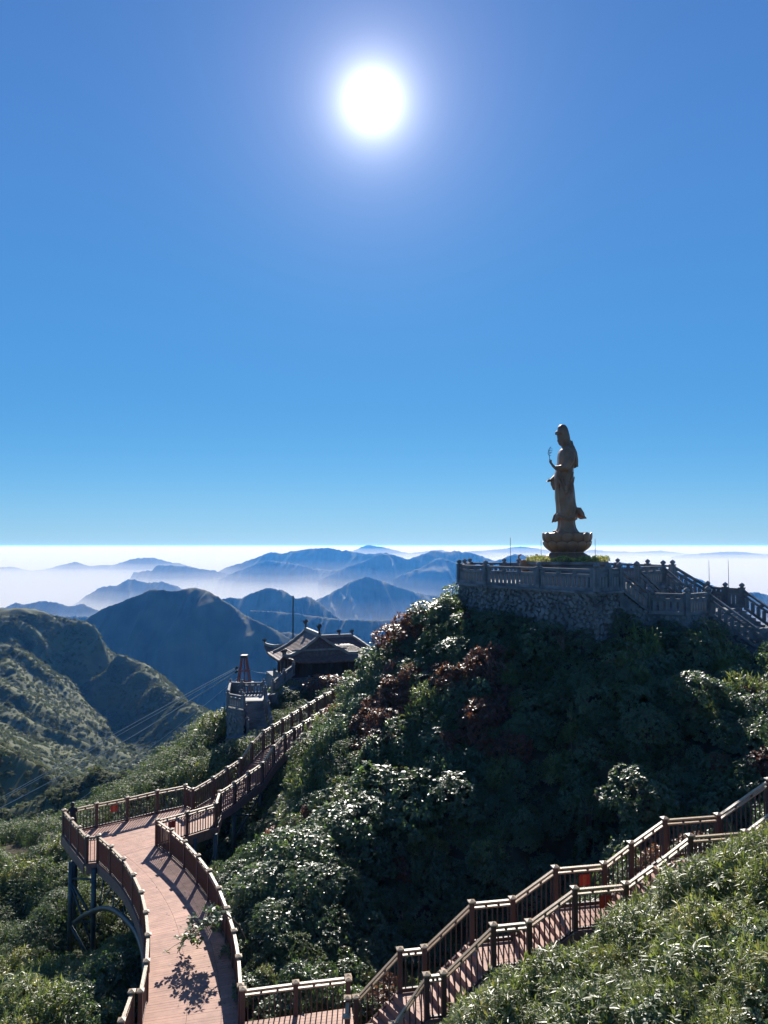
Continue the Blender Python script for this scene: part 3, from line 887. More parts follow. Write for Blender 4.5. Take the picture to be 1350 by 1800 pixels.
p, rz = on_rail(land_far[1], land_far[2], 0.55, -0.30, 0.07); red_tag("red tag hanging on the far railing of the landing", p, rz)
p, rz = on_rail(back[5], back[6], 0.57, -0.30, 0.07); red_tag("red tag hanging on the hill side railing of the stair", p, rz)
p, rz = on_rail(front[6], front[7], 0.56, -0.30, 0.07); red_tag("red double tag on the near railing of the stair", p, rz, True)
p, rz = on_rail(land_right[0], land_right[1], 0.5, -0.34, -0.07); red_tag("dark red tag on the landing's right railing facing the deck", p, rz)
# ================================================================ STONE PLATFORM, STATUE
M_STONE = mix_mat("cut_stone", (0.10, 0.102, 0.105), (0.235, 0.235, 0.23), scale=1.1, rough=0.75, bump=0.5, bump_scale=14, spec=0.3)
M_RUBBLE = mix_mat("rubble_stone", (0.11, 0.11, 0.108), (0.27, 0.262, 0.25), scale=0.9, rough=0.85, bump=0.7, bump_scale=9, spec=0.2, lo=0.3, hi=0.7)
M_MORTAR = mix_mat("mortar", (0.13, 0.13, 0.125), (0.22, 0.215, 0.205), scale=2.0, rough=0.95, bump=0.6, bump_scale=12, spec=0.1)
M_BRONZE = mix_mat("dark_bronze", (0.200, 0.098, 0.052), (0.390, 0.205, 0.112), scale=1.3, rough=0.46, metallic=0.20, bump=0.15, bump_scale=16, spec=0.25, lo=0.3, hi=0.7)
FLOOR_Z = -2.33
BAL_H = 1.45

_mb = MB(); _mb.box(-0.13, 0.13, -0.13, 0.13, -BAL_H, -0.30)
ME_SPOST = _mb.mesh("post"); ME_SPOST.materials.append(M_STONE)
_mb = MB(); _mb.box(-0.16, 0.16, -0.16, 0.16, -0.30, -0.25); _mb.lathe([(0.09, -0.25), (0.10, -0.21), (0.155, -0.17), (0.165, -0.10), (0.13, -0.04), (0.06, 0.0), (0.02, 0.04)], 10)
ME_KNOB = _mb.mesh("knob", True); ME_KNOB.materials.append(M_STONE)
_mb = MB(); _mb.box(-0.10, 0.10, -0.045, 0.045, -0.56, 0.0)
ME_SLAT = _mb.mesh("stone_slat"); ME_SLAT.materials.append(M_STONE)


def balustrade(label, tops, h=BAL_H, slat_step=0.36, scale=1.0, group="carved stone balustrades"):
    root = empty("balustrade", tops[0] - Vector((0, 0, h))); tag(root, label, "balustrade", group)
    o0 = root.location; n = len(tops)
    for i, p in enumerate(tops):
        a = tops[max(i - 1, 0)]; b = tops[min(i + 1, n - 1)]
        q = child("post", ME_SPOST, root, p - o0, math.atan2(b.y - a.y, b.x - a.x)); q.scale = (scale, scale, h / BAL_H)
        child("knob", ME_KNOB, q, (0, 0, 0))
    f = h / BAL_H
    for i in range(n - 1):
        a = tops[i] - o0; b = tops[i + 1] - o0
        d = Vector((b.x - a.x, b.y - a.y, 0)); L = d.length; d.normalize(); s = (b.z - a.z) / L
        e0 = a + Vector((d.x, d.y, s)) * 0.133 * scale; e1 = b - Vector((d.x, d.y, s)) * 0.133 * scale
        def zz(v, hh): return v + Vector((0, 0, hh * f))
        MB().bar(zz(e0, -0.37), zz(e1, -0.37), 0.20 * scale, 0.13 * f).build("hand_rail", M_STONE, root)
        MB().bar(zz(e0, -0.655), zz(e1, -0.655), 0.13 * scale, 0.15 * f).build("lower_rail", M_STONE, root)
        MB().bar(zz(e0, -1.36), zz(e1, -1.36), 0.17 * scale, 0.18 * f).build("base_rail", M_STONE, root)
        m = max(1, int(round(L / (slat_step * scale))))
        rz = math.atan2(d.y, d.x)
        for k in range(m):
            q = child("slat", ME_SLAT, root, zz(e0.lerp(e1, (k + 0.5) / m), -0.725), rz); q.scale = (scale, scale, f)
        for t in (0.04, 0.35, 0.65, 0.96):
            q = child("rail_block", ME_SLAT, root, zz(e0.lerp(e1, t), -0.43), rz); q.scale = (scale * 1.3, scale, f * 0.27)
    return root


def T(x, y, z=-0.88): return Vector((x, y, z))
P0, P1, P2, P3 = T(4.84, 49.5), T(6.15, 46.5), T(8.65, 43.0), T(10.9, 39.5)
P4, P5, P6, P7 = T(12.55, 41.0), T(18.0, 48.0), T(16.4, 54.0), T(6.2, 55.5)
Q1, Q2 = T(14.45, 44.0), T(16.9, 46.6)
balustrade("stone balustrade along the front edge over the rubble wall, before the statue", [P0, P1, P2, P3])
balustrade("short stone balustrade between the wall corner and the top of the stone stair", [P3, T(11.75, 40.3), P4])
balustrade("stone balustrade far behind the incense urn on the left rear of the platform", [P0, T(5.5, 52.5), P7, T(8.6, 55.0), T(9.6, 54.9), T(12.5, 54.5)])
balustrade("stone balustrade between the two stone flights right of the statue", [Q1, Q2])
balustrade("stone balustrade on the far right rear edge of the platform", [P5, T(17.3, 50.5), P6, T(14.5, 54.2), T(12.5, 54.5)])

# right hand landing and flights of stone
LZ = -2.23
A, B_, C_ = T(14.43, 42.0, LZ), T(16.1, 41.0, LZ), T(17.9, 42.6, LZ)
D_, E_, G_ = T(20.5, 48.8, LZ), T(19.9, 45.2, LZ), T(21.5, 46.3, LZ)
balustrade("sloping balustrade on the near side of the front stone flight", [P4, A])
balustrade("sloping balustrade on the inner side of the front stone flight", [Q1, T(15.97, 44.3, LZ)])
balustrade("sloping balustrade on the inner side of the rear stone flight", [Q2, T(18.2, 45.8, LZ)])
balustrade("outermost sloping balustrade against the sky at the rear stone flight", [P5, D_])
balustrade("balustrade along the front of the lower stone landing", [A, B_, C_])
balustrade("balustrade along the rear of the lower stone landing below two thin poles", [D_, T(20.9, 47.2, LZ), G_])
E1, E2 = T(20.2, 40.4, -4.45), T(23.6, 43.9, -4.35)
balustrade("near sloping balustrade running down to the right edge of the picture", [C_, E1])
balustrade("far sloping balustrade running down to the right edge of the picture", [G_, E2])


def slab(mb, poly, z1, z0):
    n = len(poly)
    mb.add([(p.x, p.y, z1) for p in poly] + [(p.x, p.y, z0) for p in poly], [tuple(range(n)), tuple(range(2 * n - 1, n - 1, -1))] + [(i, i + n, (i + 1) % n + n, (i + 1) % n) for i in range(n)])
    return mb


def ground_min(a, b):
    return min(float(ground(a.x, a.y)), float(ground(b.x, b.y)))


plat_s = empty("stone_platform", (11, 47, FLOOR_Z)); tag(plat_s, "raised stone platform on rubble retaining walls carrying the standing statue", "platform")
poly = [P0, P1, P2, P3, P4, Q1, Q2, P5, P6, P7]
o = on(slab(MB(), poly, FLOOR_Z, FLOOR_Z - 0.25).build("floor", M_STONE, plat_s))
poly_in = [p + (Vector((11, 48, p.z)) - p).normalized() * 0.12 for p in poly]
on(slab(MB(), poly_in, FLOOR_Z - 0.25, -9.5).build("wall_core", M_MORTAR, plat_s))


def rubble(root, a, b, z1, z0, seed):
    """uneven stones laid without courses in the face of a wall from a to b"""
    rnd = random.Random(seed)
    d = (b - a); L = d.xy.length; d = Vector((d.x, d.y, 0)).normalized(); n = Vector((d.y, -d.x, 0))
    m = MB(); step = 0.30; row = 0
    z = z1 - 0.12
    while z > z0:
        x = (row % 2) * step * 0.5
        while x < L + 0.1:
            u0_ = min(max(x + rnd.uniform(-0.10, 0.10), 0.05), L - 0.05); v0_ = min(z + rnd.uniform(-0.09, 0.09), z1 - 0.06)
            r = rnd.choice((0.12, 0.15, 0.18, 0.22)); sq = rnd.uniform(0.65, 1.0); an0 = rnd.uniform(0, 6.28); out = rnd.uniform(0.02, 0.11)
            k = rnd.choice((5, 6, 6, 7)); ring = []
            for i in range(k):
                an = an0 + 2 * math.pi * i / k + rnd.uniform(-0.25, 0.25); rr = r * rnd.uniform(0.85, 1.12)
                ring.append((rr * math.cos(an), rr * sq * math.sin(an)))
            vs_ = []
            for s_, o_ in ((1.0, -0.12), (0.72, out)):
                for (pu, pv) in ring:
                    uu = min(max(u0_ + pu * s_, 0.0), L); vv_ = min(v0_ + pv * s_, z1)
                    p = a + d * uu + n * o_; vs_.append((p.x, p.y, vv_))
            m.add(vs_, [tuple(range(k, 2 * k))] + [(i, (i + 1) % k, k + (i + 1) % k, k + i) for i in range(k)])
            x += step
        z -= step * 0.82; row += 1
    o = on(m.build("rubble_face", M_RUBBLE, root)); tag(o, kind="stuff")


for k, (a, b) in enumerate(((P0, P1), (P1, P2), (P2, P3), (P3, P4), (P7, P0))):
    rubble(plat_s, a, b, FLOOR_Z - 0.02, -6.6, 40 + k)
for k, (a, b) in enumerate(((P0, P1), (P1, P2), (P2, P3), (P3, P4))):
    m = MB(); d = (b - a).normalized(); nn = Vector((d.y, -d.x, 0))
    m.bar(a + nn * 0.05 + Vector((0, 0, -BAL_H - 0.07)), b + nn * 0.05 + Vector((0, 0, -BAL_H - 0.07)), 0.40, 0.13)
    on(m.build("coping", M_STONE, plat_s))

land_s = empty("stone_landing", (18, 44, LZ - BAL_H)); tag(land_s, "lower stone landing right of the statue, joined by stone flights", "landing")
lpoly = [A, B_, C_, G_, D_, T(18.2, 45.8, LZ), T(15.97, 44.3, LZ)]
on(slab(MB(), [A, B_, C_, G_, D_, Q2, Q1], LZ - BAL_H, -10).build("landing_block", M_STONE, land_s))
for k, (a, b) in enumerate(((A, B_), (B_, C_))):
    rubble(land_s, a, b, LZ - BAL_H - 0.05, -8.0, 60 + k)


def stone_flight(root, a0, a1, b0, b1, z0, z1, n):
    for k in range(n):
        p0, p1, q0, q1 = a0.lerp(a1, k / n), a0.lerp(a1, (k + 1) / n), b0.lerp(b1, k / n), b0.lerp(b1, (k + 1) / n)
        on(slab(MB(), [p0, p1, q1, q0], z0 + (z1 - z0) * (k + 1) / n - 0.002, min(z0, z1) - 3.5).build("step", M_STONE, root))


stone_flight(land_s, P4, A, Q1, T(15.97, 44.3), FLOOR_Z, LZ - BAL_H, 8)
stone_flight(land_s, Q2, T(18.2, 45.8), P5, D_, FLOOR_Z, LZ - BAL_H, 8)
stone_flight(land_s, C_, E1, G_, E2, LZ - BAL_H, -5.9, 12)
rubble(land_s, C_, E1, LZ - BAL_H - 0.6, -9.5, 71)
rubble(land_s, P4, A, FLOOR_Z - 1.0, -8, 72)

# --- statue plinth, flowers
SX0, SY0 = 11.2, 47.0
plinth = empty("stone_plinth", (SX0, SY0, FLOOR_Z)); tag(plinth, "broad round stone plinth under the bronze lotus", "plinth")
on(MB().lathe([(2.55, FLOOR_Z), (2.55, FLOOR_Z + 0.22), (2.35, FLOOR_Z + 0.30), (2.30, FLOOR_Z + 1.15), (2.48, FLOOR_Z + 1.26), (2.48, FLOOR_Z + 1.42), (2.0, FLOOR_Z + 1.43)], 12, SX0, SY0).build("plinth_block", M_STONE, plinth))
on(MB().lathe([(2.36, FLOOR_Z + 0.62), (2.40, FLOOR_Z + 0.64), (2.40, FLOOR_Z + 0.80), (2.36, FLOOR_Z + 0.82)], 12, SX0, SY0).build("moulding", M_STONE, plinth))
PL_Z = FLOOR_Z + 1.43

# --- lotus
lotus = empty("lotus_pedestal", (SX0, SY0, PL_Z)); tag(lotus, "two tiered bronze lotus pedestal under the standing statue", "pedestal")
u = 0.00541
LT = PL_Z + 1.72
on(MB().lathe([(1.36, PL_Z), (1.34, PL_Z + 0.10), (1.22, PL_Z + 0.30), (1.05, PL_Z + 0.42), (0.98, PL_Z + 0.52), (0.98, PL_Z + 0.58), (1.15, PL_Z + 0.70), (1.30, PL_Z + 0.95), (1.38, PL_Z + 1.2), (1.42, PL_Z + 1.60), (1.30, LT)], 32, SX0, SY0).build("core", M_BRONZE, lotus, smooth=True))


def petal_mesh(w, h, flare, curl):
    vs, fs = [], []
    NU, NV = 7, 9
    for lay in (0, 1):
        for j in range(NV):
            t = j / (NV - 1)
            ww = w * (math.sin(min(t * 1.25 + 0.28, 1.0) * math.pi / 2) if t < 0.6 else math.sqrt(max(0.0, 1 - ((t - 0.6) / 0.4) ** 2)) * 0.999 + 0.001)
            for i in range(NU):
                s = i / (NU - 1) * 2 - 1
                r = flare * math.sin(t * math.pi / 2) + curl * t ** 5 + 0.10 * (1 - s * s) * math.sin(t * math.pi) - lay * 0.05
                vs.append((s * ww, r, t * h))
    b = NU * NV
    for j in range(NV - 1):
        for i in range(NU - 1):
            k = j * NU + i
            fs.append((k, k + 1, k + NU + 1, k + NU)); fs.append((b + k, b + k + NU, b + k + NU + 1, b + k + 1))
    for i in range(NU - 1):
        fs.append((i, b + i, b + i + 1, i + 1)); k = (NV - 1) * NU + i; fs.append((k, k + 1, b + k + 1, b + k))
    for j in range(NV - 1):
        k = j * NU; fs.append((k, k + NU, b + k + NU, b + k)); k = j * NU + NU - 1; fs.append((k, b + k, b + k + NU, k + NU))
    me = bpy.data.meshes.new("petal"); me.from_pydata(vs, [], fs)
    me.polygons.foreach_set("use_smooth", [True] * len(me.polygons)); me.materials.append(M_BRONZE); me.update()
    return me


pm_up, pm_lo, pm_ft = petal_mesh(0.36, 0.78, 0.18, 0.05), petal_mesh(0.34, 0.66, 0.42, 0.06), petal_mesh(0.34, 0.42, 0.36, 0.02)
for k in range(14):
    for me, r0, z0, off, flip in ((pm_up, 1.27, 0.96, 0.0, 1), (pm_lo, 0.98, 0.55, 0.5, 1), (pm_ft, 1.00, 0.50, 0.5, -1)):
        an = 2 * math.pi * (k + off) / 14
        q = child("petal", me, lotus, (math.cos(an) * r0, math.sin(an) * r0, z0), an - math.pi / 2)
        if flip < 0: q.scale = (1, 1, -1.15)

# --- flowers round the plinth top
M_FLOWER = mix_mat("flower_mix", (0.14, 0.20, 0.06), (0.62, 0.56, 0.16), scale=3.5, rough=0.7, lo=0.40, hi=0.60)
_nt = M_FLOWER.node_tree; _b = _nt.nodes["Principled BSDF"]; _tr = _nt.nodes.new("ShaderNodeBsdfTranslucent"); _ms = _nt.nodes.new("ShaderNodeMixShader"); _ms.inputs[0].default_value = 0.5
_nt.links.new(_b.inputs["Base Color"].links[0].from_socket, _tr.inputs["Color"]); _nt.links.new(_b.outputs[0], _ms.inputs[1]); _nt.links.new(_tr.outputs[0], _ms.inputs[2]); _nt.links.new(_ms.outputs[0], _nt.nodes["Material Output"].inputs["Surface"])
rs = np.random.RandomState(7); n = 5200
an = rs.uniform(0, 2 * math.pi, n); rr = rs.uniform(1.62, 2.52, n)
hh = PL_Z + rs.uniform(0.0, 0.34, n) * (0.75 + 0.25 * np.sin(an * 9))
cx_ = SX0 + rr * np.cos(an); cy_ = SY0 + rr * np.sin(an)
d1 = rs.normal(0, 1, (n, 3)); d1 /= np.linalg.norm(d1, axis=1)[:, None]; d2 = np.cross(d1, rs.normal(0, 1, (n, 3))); d2 /= np.linalg.norm(d2, axis=1)[:, None]
sz = rs.uniform(0.03, 0.07, n)[:, None]; c0 = np.stack([cx_, cy_, hh], 1)
vv = np.stack([c0 - d1 * sz, c0 + d2 * sz * 0.6, c0 + d1 * sz, c0 - d2 * sz * 0.6], 1).reshape(-1, 3)
fl = link("flower_bed", np_mesh("flower_bed", vv, np.arange(4 * n).reshape(-1, 4)), None, M_FLOWER); tag(fl, kind="stuff")

# --- the statue (profile: faces left)
ST = LT
def zy(y): return ST + (1345 - y) * u
def xx(x): return SX0 + (x - 612) * u
#   y in the enlargement, left edge, right edge, half breadth seen from the front (m), fold depth
RINGS = [(1345, 470, 760, 0.78, 0.02), (1325, 482, 735, 0.72, 0.03), (1290, 500, 712, 0.66, 0.035), (1250, 506, 702, 0.64, 0.035), (1212, 506, 700, 0.66, 0.03), (1200, 488, 728, 0.74, 0.02), (1150, 486, 727, 0.77, 0.025), (1090, 485, 722, 0.78, 0.03),
         (1020, 484, 712, 0.77, 0.03), (950, 481, 702, 0.75, 0.03), (870, 474, 694, 0.74, 0.03), (800, 466, 690, 0.74, 0.025), (740, 470, 690, 0.75, 0.02), (690, 476, 688, 0.76, 0.02), (640, 492, 690, 0.78, 0.02), (600, 508, 698, 0.80, 0.02),
         (560, 511, 698, 0.82, 0.015), (510, 514, 694, 0.83, 0.01), (470, 520, 690, 0.80, 0.01), (440, 534, 686, 0.70, 0.008), (415, 556, 680, 0.50, 0.0), (398, 562, 676, 0.38, 0.0), (386, 545, 672, 0.34, 0), (378, 530, 670, 0.335, 0), (366, 521, 668, 0.335, 0), (356, 516, 667, 0.335, 0), (350, 513, 666, 0.335, 0), (343, 516, 666, 0.335, 0),
         (336, 504, 665, 0.335, 0), (328, 503, 664, 0.335, 0), (316, 508, 662, 0.34, 0), (302, 506, 660, 0.34, 0), (288, 503, 657, 0.34, 0), (274, 503, 654, 0.345, 0), (262, 495, 652, 0.35, 0), (250, 496, 648, 0.35, 0), (236, 505, 644, 0.35, 0), (215, 510, 638, 0.34, 0), (198, 514, 632, 0.32, 0), (183, 512, 625, 0.28, 0), (168, 524, 615, 0.22, 0), (156, 540, 604, 0.15, 0), (149, 556, 592, 0.06, 0)]
NR = 40
vs, fs = [], []
for (y, xl, xr, hb, fd) in RINGS:
    cx0 = (xx(xl) + xx(xr)) / 2; rx = (xx(xr) - xx(xl)) / 2
    for k in range(NR):
        a = 2 * math.pi * k / NR
        ca, sa = math.cos(a), math.sin(a)
        e = 0.85
        px_ = math.copysign(abs(ca) ** e, ca); py_ = math.copysign(abs(sa) ** e, sa)
        hbl = hb
        if 250 < y < 390:                               # face narrower than the veil behind it
            hbl = hb * (0.62 + 0.38 * min(1, max(0, (ca + 0.62) / 0.5)))
        f = fd * math.sin(a * 9 + y * 0.004) * (1.0 if abs(sa) > 0.25 else 0.6)
        # hanging U folds on the robe seen from the side
        if 560 < y < 1190:
            f += 0.055 * math.sin((y - 500) * 0.030 + 7.0 * (ca * 0.5 + 0.5) ** 2 * 2.2) * abs(sa)
        vs.append((cx0 + px_ * (rx + f), SY0 + py_ * (hbl + f), zy(y)))
m_ = len(RINGS)
for i in range(m_ - 1):
    for k in range(NR):
        k2 = (k + 1) % NR
        fs.append((i * NR + k, i * NR + k2, (i + 1) * NR + k2, (i + 1) * NR + k))
fs.append(tuple(range(NR))[::-1]); fs.append(tuple((m_ - 1) * NR + k for k in range(NR)))
body = MB(); body.add(vs, fs)
def sp(x, y, oy=0.0): return Vector((xx(x), SY0 + oy, zy(y)))
# arm with the sprig (near side), arm with the open palm (far side), sleeves, veil and hem tips
body.tube([sp(640, 470, -0.62), sp(625, 560, -0.80), sp(570, 640, -0.80), sp(500, 650, -0.62), sp(455, 640, -0.50)], [0.24, 0.26, 0.25, 0.20, 0.13], 12)
body.tube([sp(455, 640, -0.50), sp(432, 618, -0.46), sp(412, 590, -0.44)], [0.095, 0.085, 0.075], 10)
body.tube([sp(412, 592, -0.44), sp(402, 572, -0.44), sp(396, 556, -0.44)], [0.075, 0.09, 0.075], 10)
for k, (dx, dy2, oy) in enumerate(((-4, -22, -0.50), (-8, -26, -0.46), (-6, -24, -0.42), (0, -18, -0.38))):
    body.tube([sp(397, 560, oy), sp(397 + dx, 560 + dy2 * 0.6, oy), sp(399 + dx * 0.6, 560 + dy2, oy)], [0.03, 0.027, 0.018], 6)
body.tube([sp(404, 575, -0.52), sp(412, 560, -0.55), sp(408, 548, -0.52)], [0.03, 0.028, 0.018], 6)
body.tube([sp(500, 660, -0.60), sp(492, 720, -0.58), sp(488, 800, -0.56), sp(492, 880, -0.52)], [0.17, 0.16, 0.12, 0.05], 10)      # sleeve hanging from the near arm
body.tube([sp(640, 480, 0.66), sp(600, 600, 0.78), sp(540, 700, 0.66), sp(470, 750, 0.42), sp(440, 760, 0.36)], [0.24, 0.25, 0.22, 0.15, 0.08], 12)
body.tube([sp(440, 760, 0.36), sp(415, 765, 0.34), sp(400, 772, 0.34)], [0.075, 0.09, 0.075], 10)
for k, oy in enumerate((0.27, 0.32, 0.37, 0.42)):
    body.tube([sp(402, 772, oy), sp(386, 778, oy), sp(374 + (k % 2) * 4, 785, oy)], [0.032, 0.028, 0.018], 6)
body.tube([sp(410, 764, 0.26), sp(404, 748, 0.24), sp(398, 738, 0.25)], [0.032, 0.028, 0.018], 6)
body.tube([sp(470, 740, 0.44), sp(462, 800, 0.44), sp(476, 870, 0.42)], [0.16, 0.14, 0.05], 10)
body.tube([sp(668, 400, -0.28), sp(690, 480, -0.50), sp(704, 560, -0.52), sp(712, 630, -0.46)], [0.16, 0.17, 0.15, 0.12], 10)       # veil over the shoulder
body.tube([sp(668, 400, 0.28), sp(690, 480, 0.50), sp(702, 560, 0.52), sp(708, 625, 0.46)], [0.16, 0.17, 0.15, 0.12], 10)
body.tube([sp(668, 330, 0), sp(676, 440, 0), sp(690, 540, 0), sp(706, 635, 0)], [0.12, 0.24, 0.26, 0.15], 10)
for oy in (-0.36, 0.36):                                                                                                       # hem tips blown back and front
    body.tube([sp(690, 1090, oy), sp(742, 1100, oy), sp(775, 1150, oy), sp(800, 1180, oy), sp(832, 1190, oy)], [0.14, 0.20, 0.19, 0.11, 0.025], 10)
    body.tube([sp(520, 1120, oy), sp(488, 1160, oy), sp(472, 1205, oy), sp(446, 1232, oy)], [0.09, 0.13, 0.13, 0.03], 10)
body.tube([sp(500, 680, -0.66), sp(530, 800, -0.77), sp(575, 850, -0.80), sp(625, 800, -0.80), sp(660, 690, -0.76)], 0.045, 8)
body.tube([sp(488, 740, -0.62), sp(520, 870, -0.76), sp(575, 930, -0.80), sp(640, 880, -0.80), sp(672, 740, -0.76)], 0.04, 8)
body.tube([sp(495, 1160, -0.52), sp(535, 1195, -0.74), sp(600, 1206, -0.80), sp(665, 1190, -0.74), sp(715, 1130, -0.50)], 0.05, 8)
body.tube([sp(486, 760, -0.50), sp(492, 900, -0.55), sp(505, 1020, -0.58), sp(520, 1120, -0.60)], [0.06, 0.07, 0.06, 0.04], 8)
body.tube([sp(497, 262, 0), sp(492, 240, 0), sp(500, 222, 0)], [0.10, 0.08, 0.03], 8)                                            # crown ornament
body.tube([sp(575, 300, -0.30), sp(578, 330, -0.31), sp(576, 352, -0.29)], [0.04, 0.055, 0.04], 8)                               # ear lobe
body.tube([sp(470, 1335, -0.22), sp(450, 1338, -0.22)], [0.12, 0.07], 8); body.tube([sp(470, 1335, 0.22), sp(450, 1338, 0.22)], [0.12, 0.07], 8)  # toes
tmp = link("statue_build", body.mesh("statue_build"))
rm = tmp.modifiers.new("r", 'REMESH'); rm.mode = 'VOXEL'; rm.voxel_size = 0.028
sm = tmp.modifiers.new("s", 'SMOOTH'); sm.iterations = 2; sm.factor = 0.4
dg = bpy.context.evaluated_depsgraph_get()
me = bpy.data.meshes.new_from_object(tmp.evaluated_get(dg))
bpy.data.objects.remove(tmp)
me.polygons.foreach_set("use_smooth", [True] * len(me.polygons))
statue = empty("bodhisattva_statue", (SX0, SY0, ST)); tag(statue, "tall dark bronze robed statue with veil standing in profile and holding a sprig", "statue")
zs_ = np.empty(len(me.vertices) * 3, np.float32); me.vertices.foreach_get("co", zs_); zs_ = zs_.reshape(-1, 3)
zs_[:, 2] = ST + (zs_[:, 2] - ST) * 1.03; zs_[:, 0] = SX0 + (zs_[:, 0] - SX0) * 0.94; me.vertices.foreach_set("co", zs_.ravel()); me.update()
me.materials.clear(); on(link("figure", me, statue, M_BRONZE))
M_DARK = mix_mat("dark_metal", (0.03, 0.03, 0.032), (0.06, 0.06, 0.06), scale=4, rough=0.5, metallic=0.6)
sg = MB(); sg.tube([sp(398, 552, -0.44), sp(388, 510, -0.44), sp(384, 470, -0.44), sp(392, 430, -0.44), sp(402, 405, -0.44)], [0.022, 0.018, 0.016, 0.013, 0.008], 6)
for (x0, y0, x1, y1) in ((386, 500, 366, 470), (385, 480, 372, 445), (386, 460, 376, 428), (390, 500, 412, 500), (387, 485, 418, 468), (387, 468, 424, 462), (389, 450, 436, 440), (392, 430, 428, 424), (396, 418, 416, 406)):
    sg.tube([sp(x0, y0, -0.44), sp((x0 + x1) / 2, (y0 + y1) / 2 + 4, -0.44), sp(x1, y1, -0.44)], [0.013, 0.015, 0.006], 5)
sg.v = [(SX0 + (q[0] - SX0) * 0.94, q[1], ST + (q[2] - ST) * 1.03) for q in sg.v]
on(sg.build("willow_sprig", M_DARK, statue))

# --- incense urn
urn = empty("incense_urn", (9.05, 48.2, FLOOR_Z)); tag(urn, "bronze incense urn with two handles left of the statue plinth", "urn")
uz = FLOOR_Z
on(MB().lathe([(0.30, uz + 0.72), (0.45, uz + 0.80), (0.58, uz + 1.0), (0.60, uz + 1.2), (0.50, uz + 1.32), (0.56, uz + 1.40), (0.56, uz + 1.46), (0.48, uz + 1.46), (0.40, uz + 1.36)], 20, 9.05, 48.2).build("bowl", M_BRONZE, urn, smooth=True))
on(MB().lathe([(0.62, uz), (0.62, uz + 0.12), (0.45, uz + 0.2), (0.40, uz + 0.6), (0.55, uz + 0.72)], 8, 9.05, 48.2).build("stand", M_STONE, urn))
for s in (-1, 1):
    on(MB().tube([(9.05 + s * 0.5, 48.2, uz + 1.42), (9.05 + s * 0.62, 48.2, uz + 1.6), (9.05 + s * 0.56, 48.2, uz + 1.78), (9.05 + s * 0.44, 48.2, uz + 1.80)], 0.05, 8).build("handle", M_BRONZE, urn, smooth=True))

# --- thin poles
def pole(label, px, py0, py1, Y, r=0.022, cat="pole"):
    a = at(px, py0, Y); b = at(px, py1, Y)
    b.x = a.x
    root = empty("thin_pole", b); tag(root, label, cat, "thin metal poles on the hilltop")
    o = on(MB().tube([(a.x, Y, b.z), (a.x, Y, a.z)], [r, r * 0.6], 8).build("shaft", M_DARK, root, smooth=True))
    on(MB().lathe([(r * 3, b.z), (r * 3, b.z + 0.05), (r, b.z + 0.09)], 10, a.x, Y).build("foot", M_DARK, root))


pole("thin pole left of the incense urn on the platform", 897, 945, 1029, 45.6)
pole("thin pole close to the left side of the lotus pedestal", 951, 950, 1024, 49.2)
pole("thin pole close to the right side of the lotus pedestal", 1046, 947, 1029, 45.4)
pole("left one of two thin poles standing behind the stone landing", 1246, 985, 1046, 49.5)
pole("right one of two thin poles standing behind the stone landing", 1280, 985, 1050, 48.0)
# ================================================================ TEMPLE, STONE STAIR, CABLE PYLON
M_TILE = mix_mat("roof_tile", (0.105, 0.058, 0.042), (0.200, 0.122, 0.088), scale=5.0, rough=0.6, bump=0.9, bump_scale=11, spec=0.4, lo=0.3, hi=0.7, stretch=(1, 1, 1))
M_RIDGE = mix_mat("ridge_plaster", (0.20, 0.19, 0.17), (0.32, 0.30, 0.27), scale=3, rough=0.7, bump=0.3)
M_WALLW = mix_mat("old_timber", (0.045, 0.030, 0.024), (0.085, 0.058, 0.045), scale=3, rough=0.7, bump=0.3, stretch=(1, 1, 0.3))
M_GOLD = mix_mat("gilt", (0.40, 0.26, 0.05), (0.5, 0.34, 0.08), scale=5, rough=0.4, metallic=0.6)
YAW = R(20)
K = Vector((-7.26, 62.0, -10.9))
temple = empty("temple_hall", K, YAW); tag(temple, "small dark timber temple hall with sweeping tiled roofs and upturned eaves", "temple")
bpy.context.view_layer.update()
TU, TW = 6.3, 5.4
EZ = 1.72        # eave height over the base
def lc(mb, name, mat, smooth=False): return mb.build(name, mat, temple, smooth=smooth)
lc(MB().box(-0.9, TU + 0.9, -0.9, TW + 0.9, -1.6, -0.02), "base", M_STONE)
lc(MB().box(0.12, TU - 0.12, 0.12, TW - 0.12, -0.02, 2.25), "wall", M_WALLW)
for k in range(5):
    lc(MB().tube([(TU * k / 4, 0, -0.02), (TU * k / 4, 0, 1.95)], 0.12, 10), "column", M_WALLW, True)
for k in range(1, 5):
    lc(MB().tube([(0, TW * k / 4, -0.02), (0, TW * k / 4, 1.95)], 0.12, 10), "column", M_WALLW, True)
for k in range(8):
    lc(MB().box(0.06, 0.117, 0.35 + k * 0.62, 0.35 + k * 0.62 + 0.5, 0.10, 1.55), "door_panel", M_RAIL)
for k in range(12):
    lc(MB().box(0.30 + k * 0.47, 0.30 + k * 0.47 + 0.43, 0.07, 0.117, 0.15, 1.60), "wall_panel", M_WALLW)


def sweep(t, p=1.55):            # 0 at the eave, 1 at the ridge; concave
    return t ** p


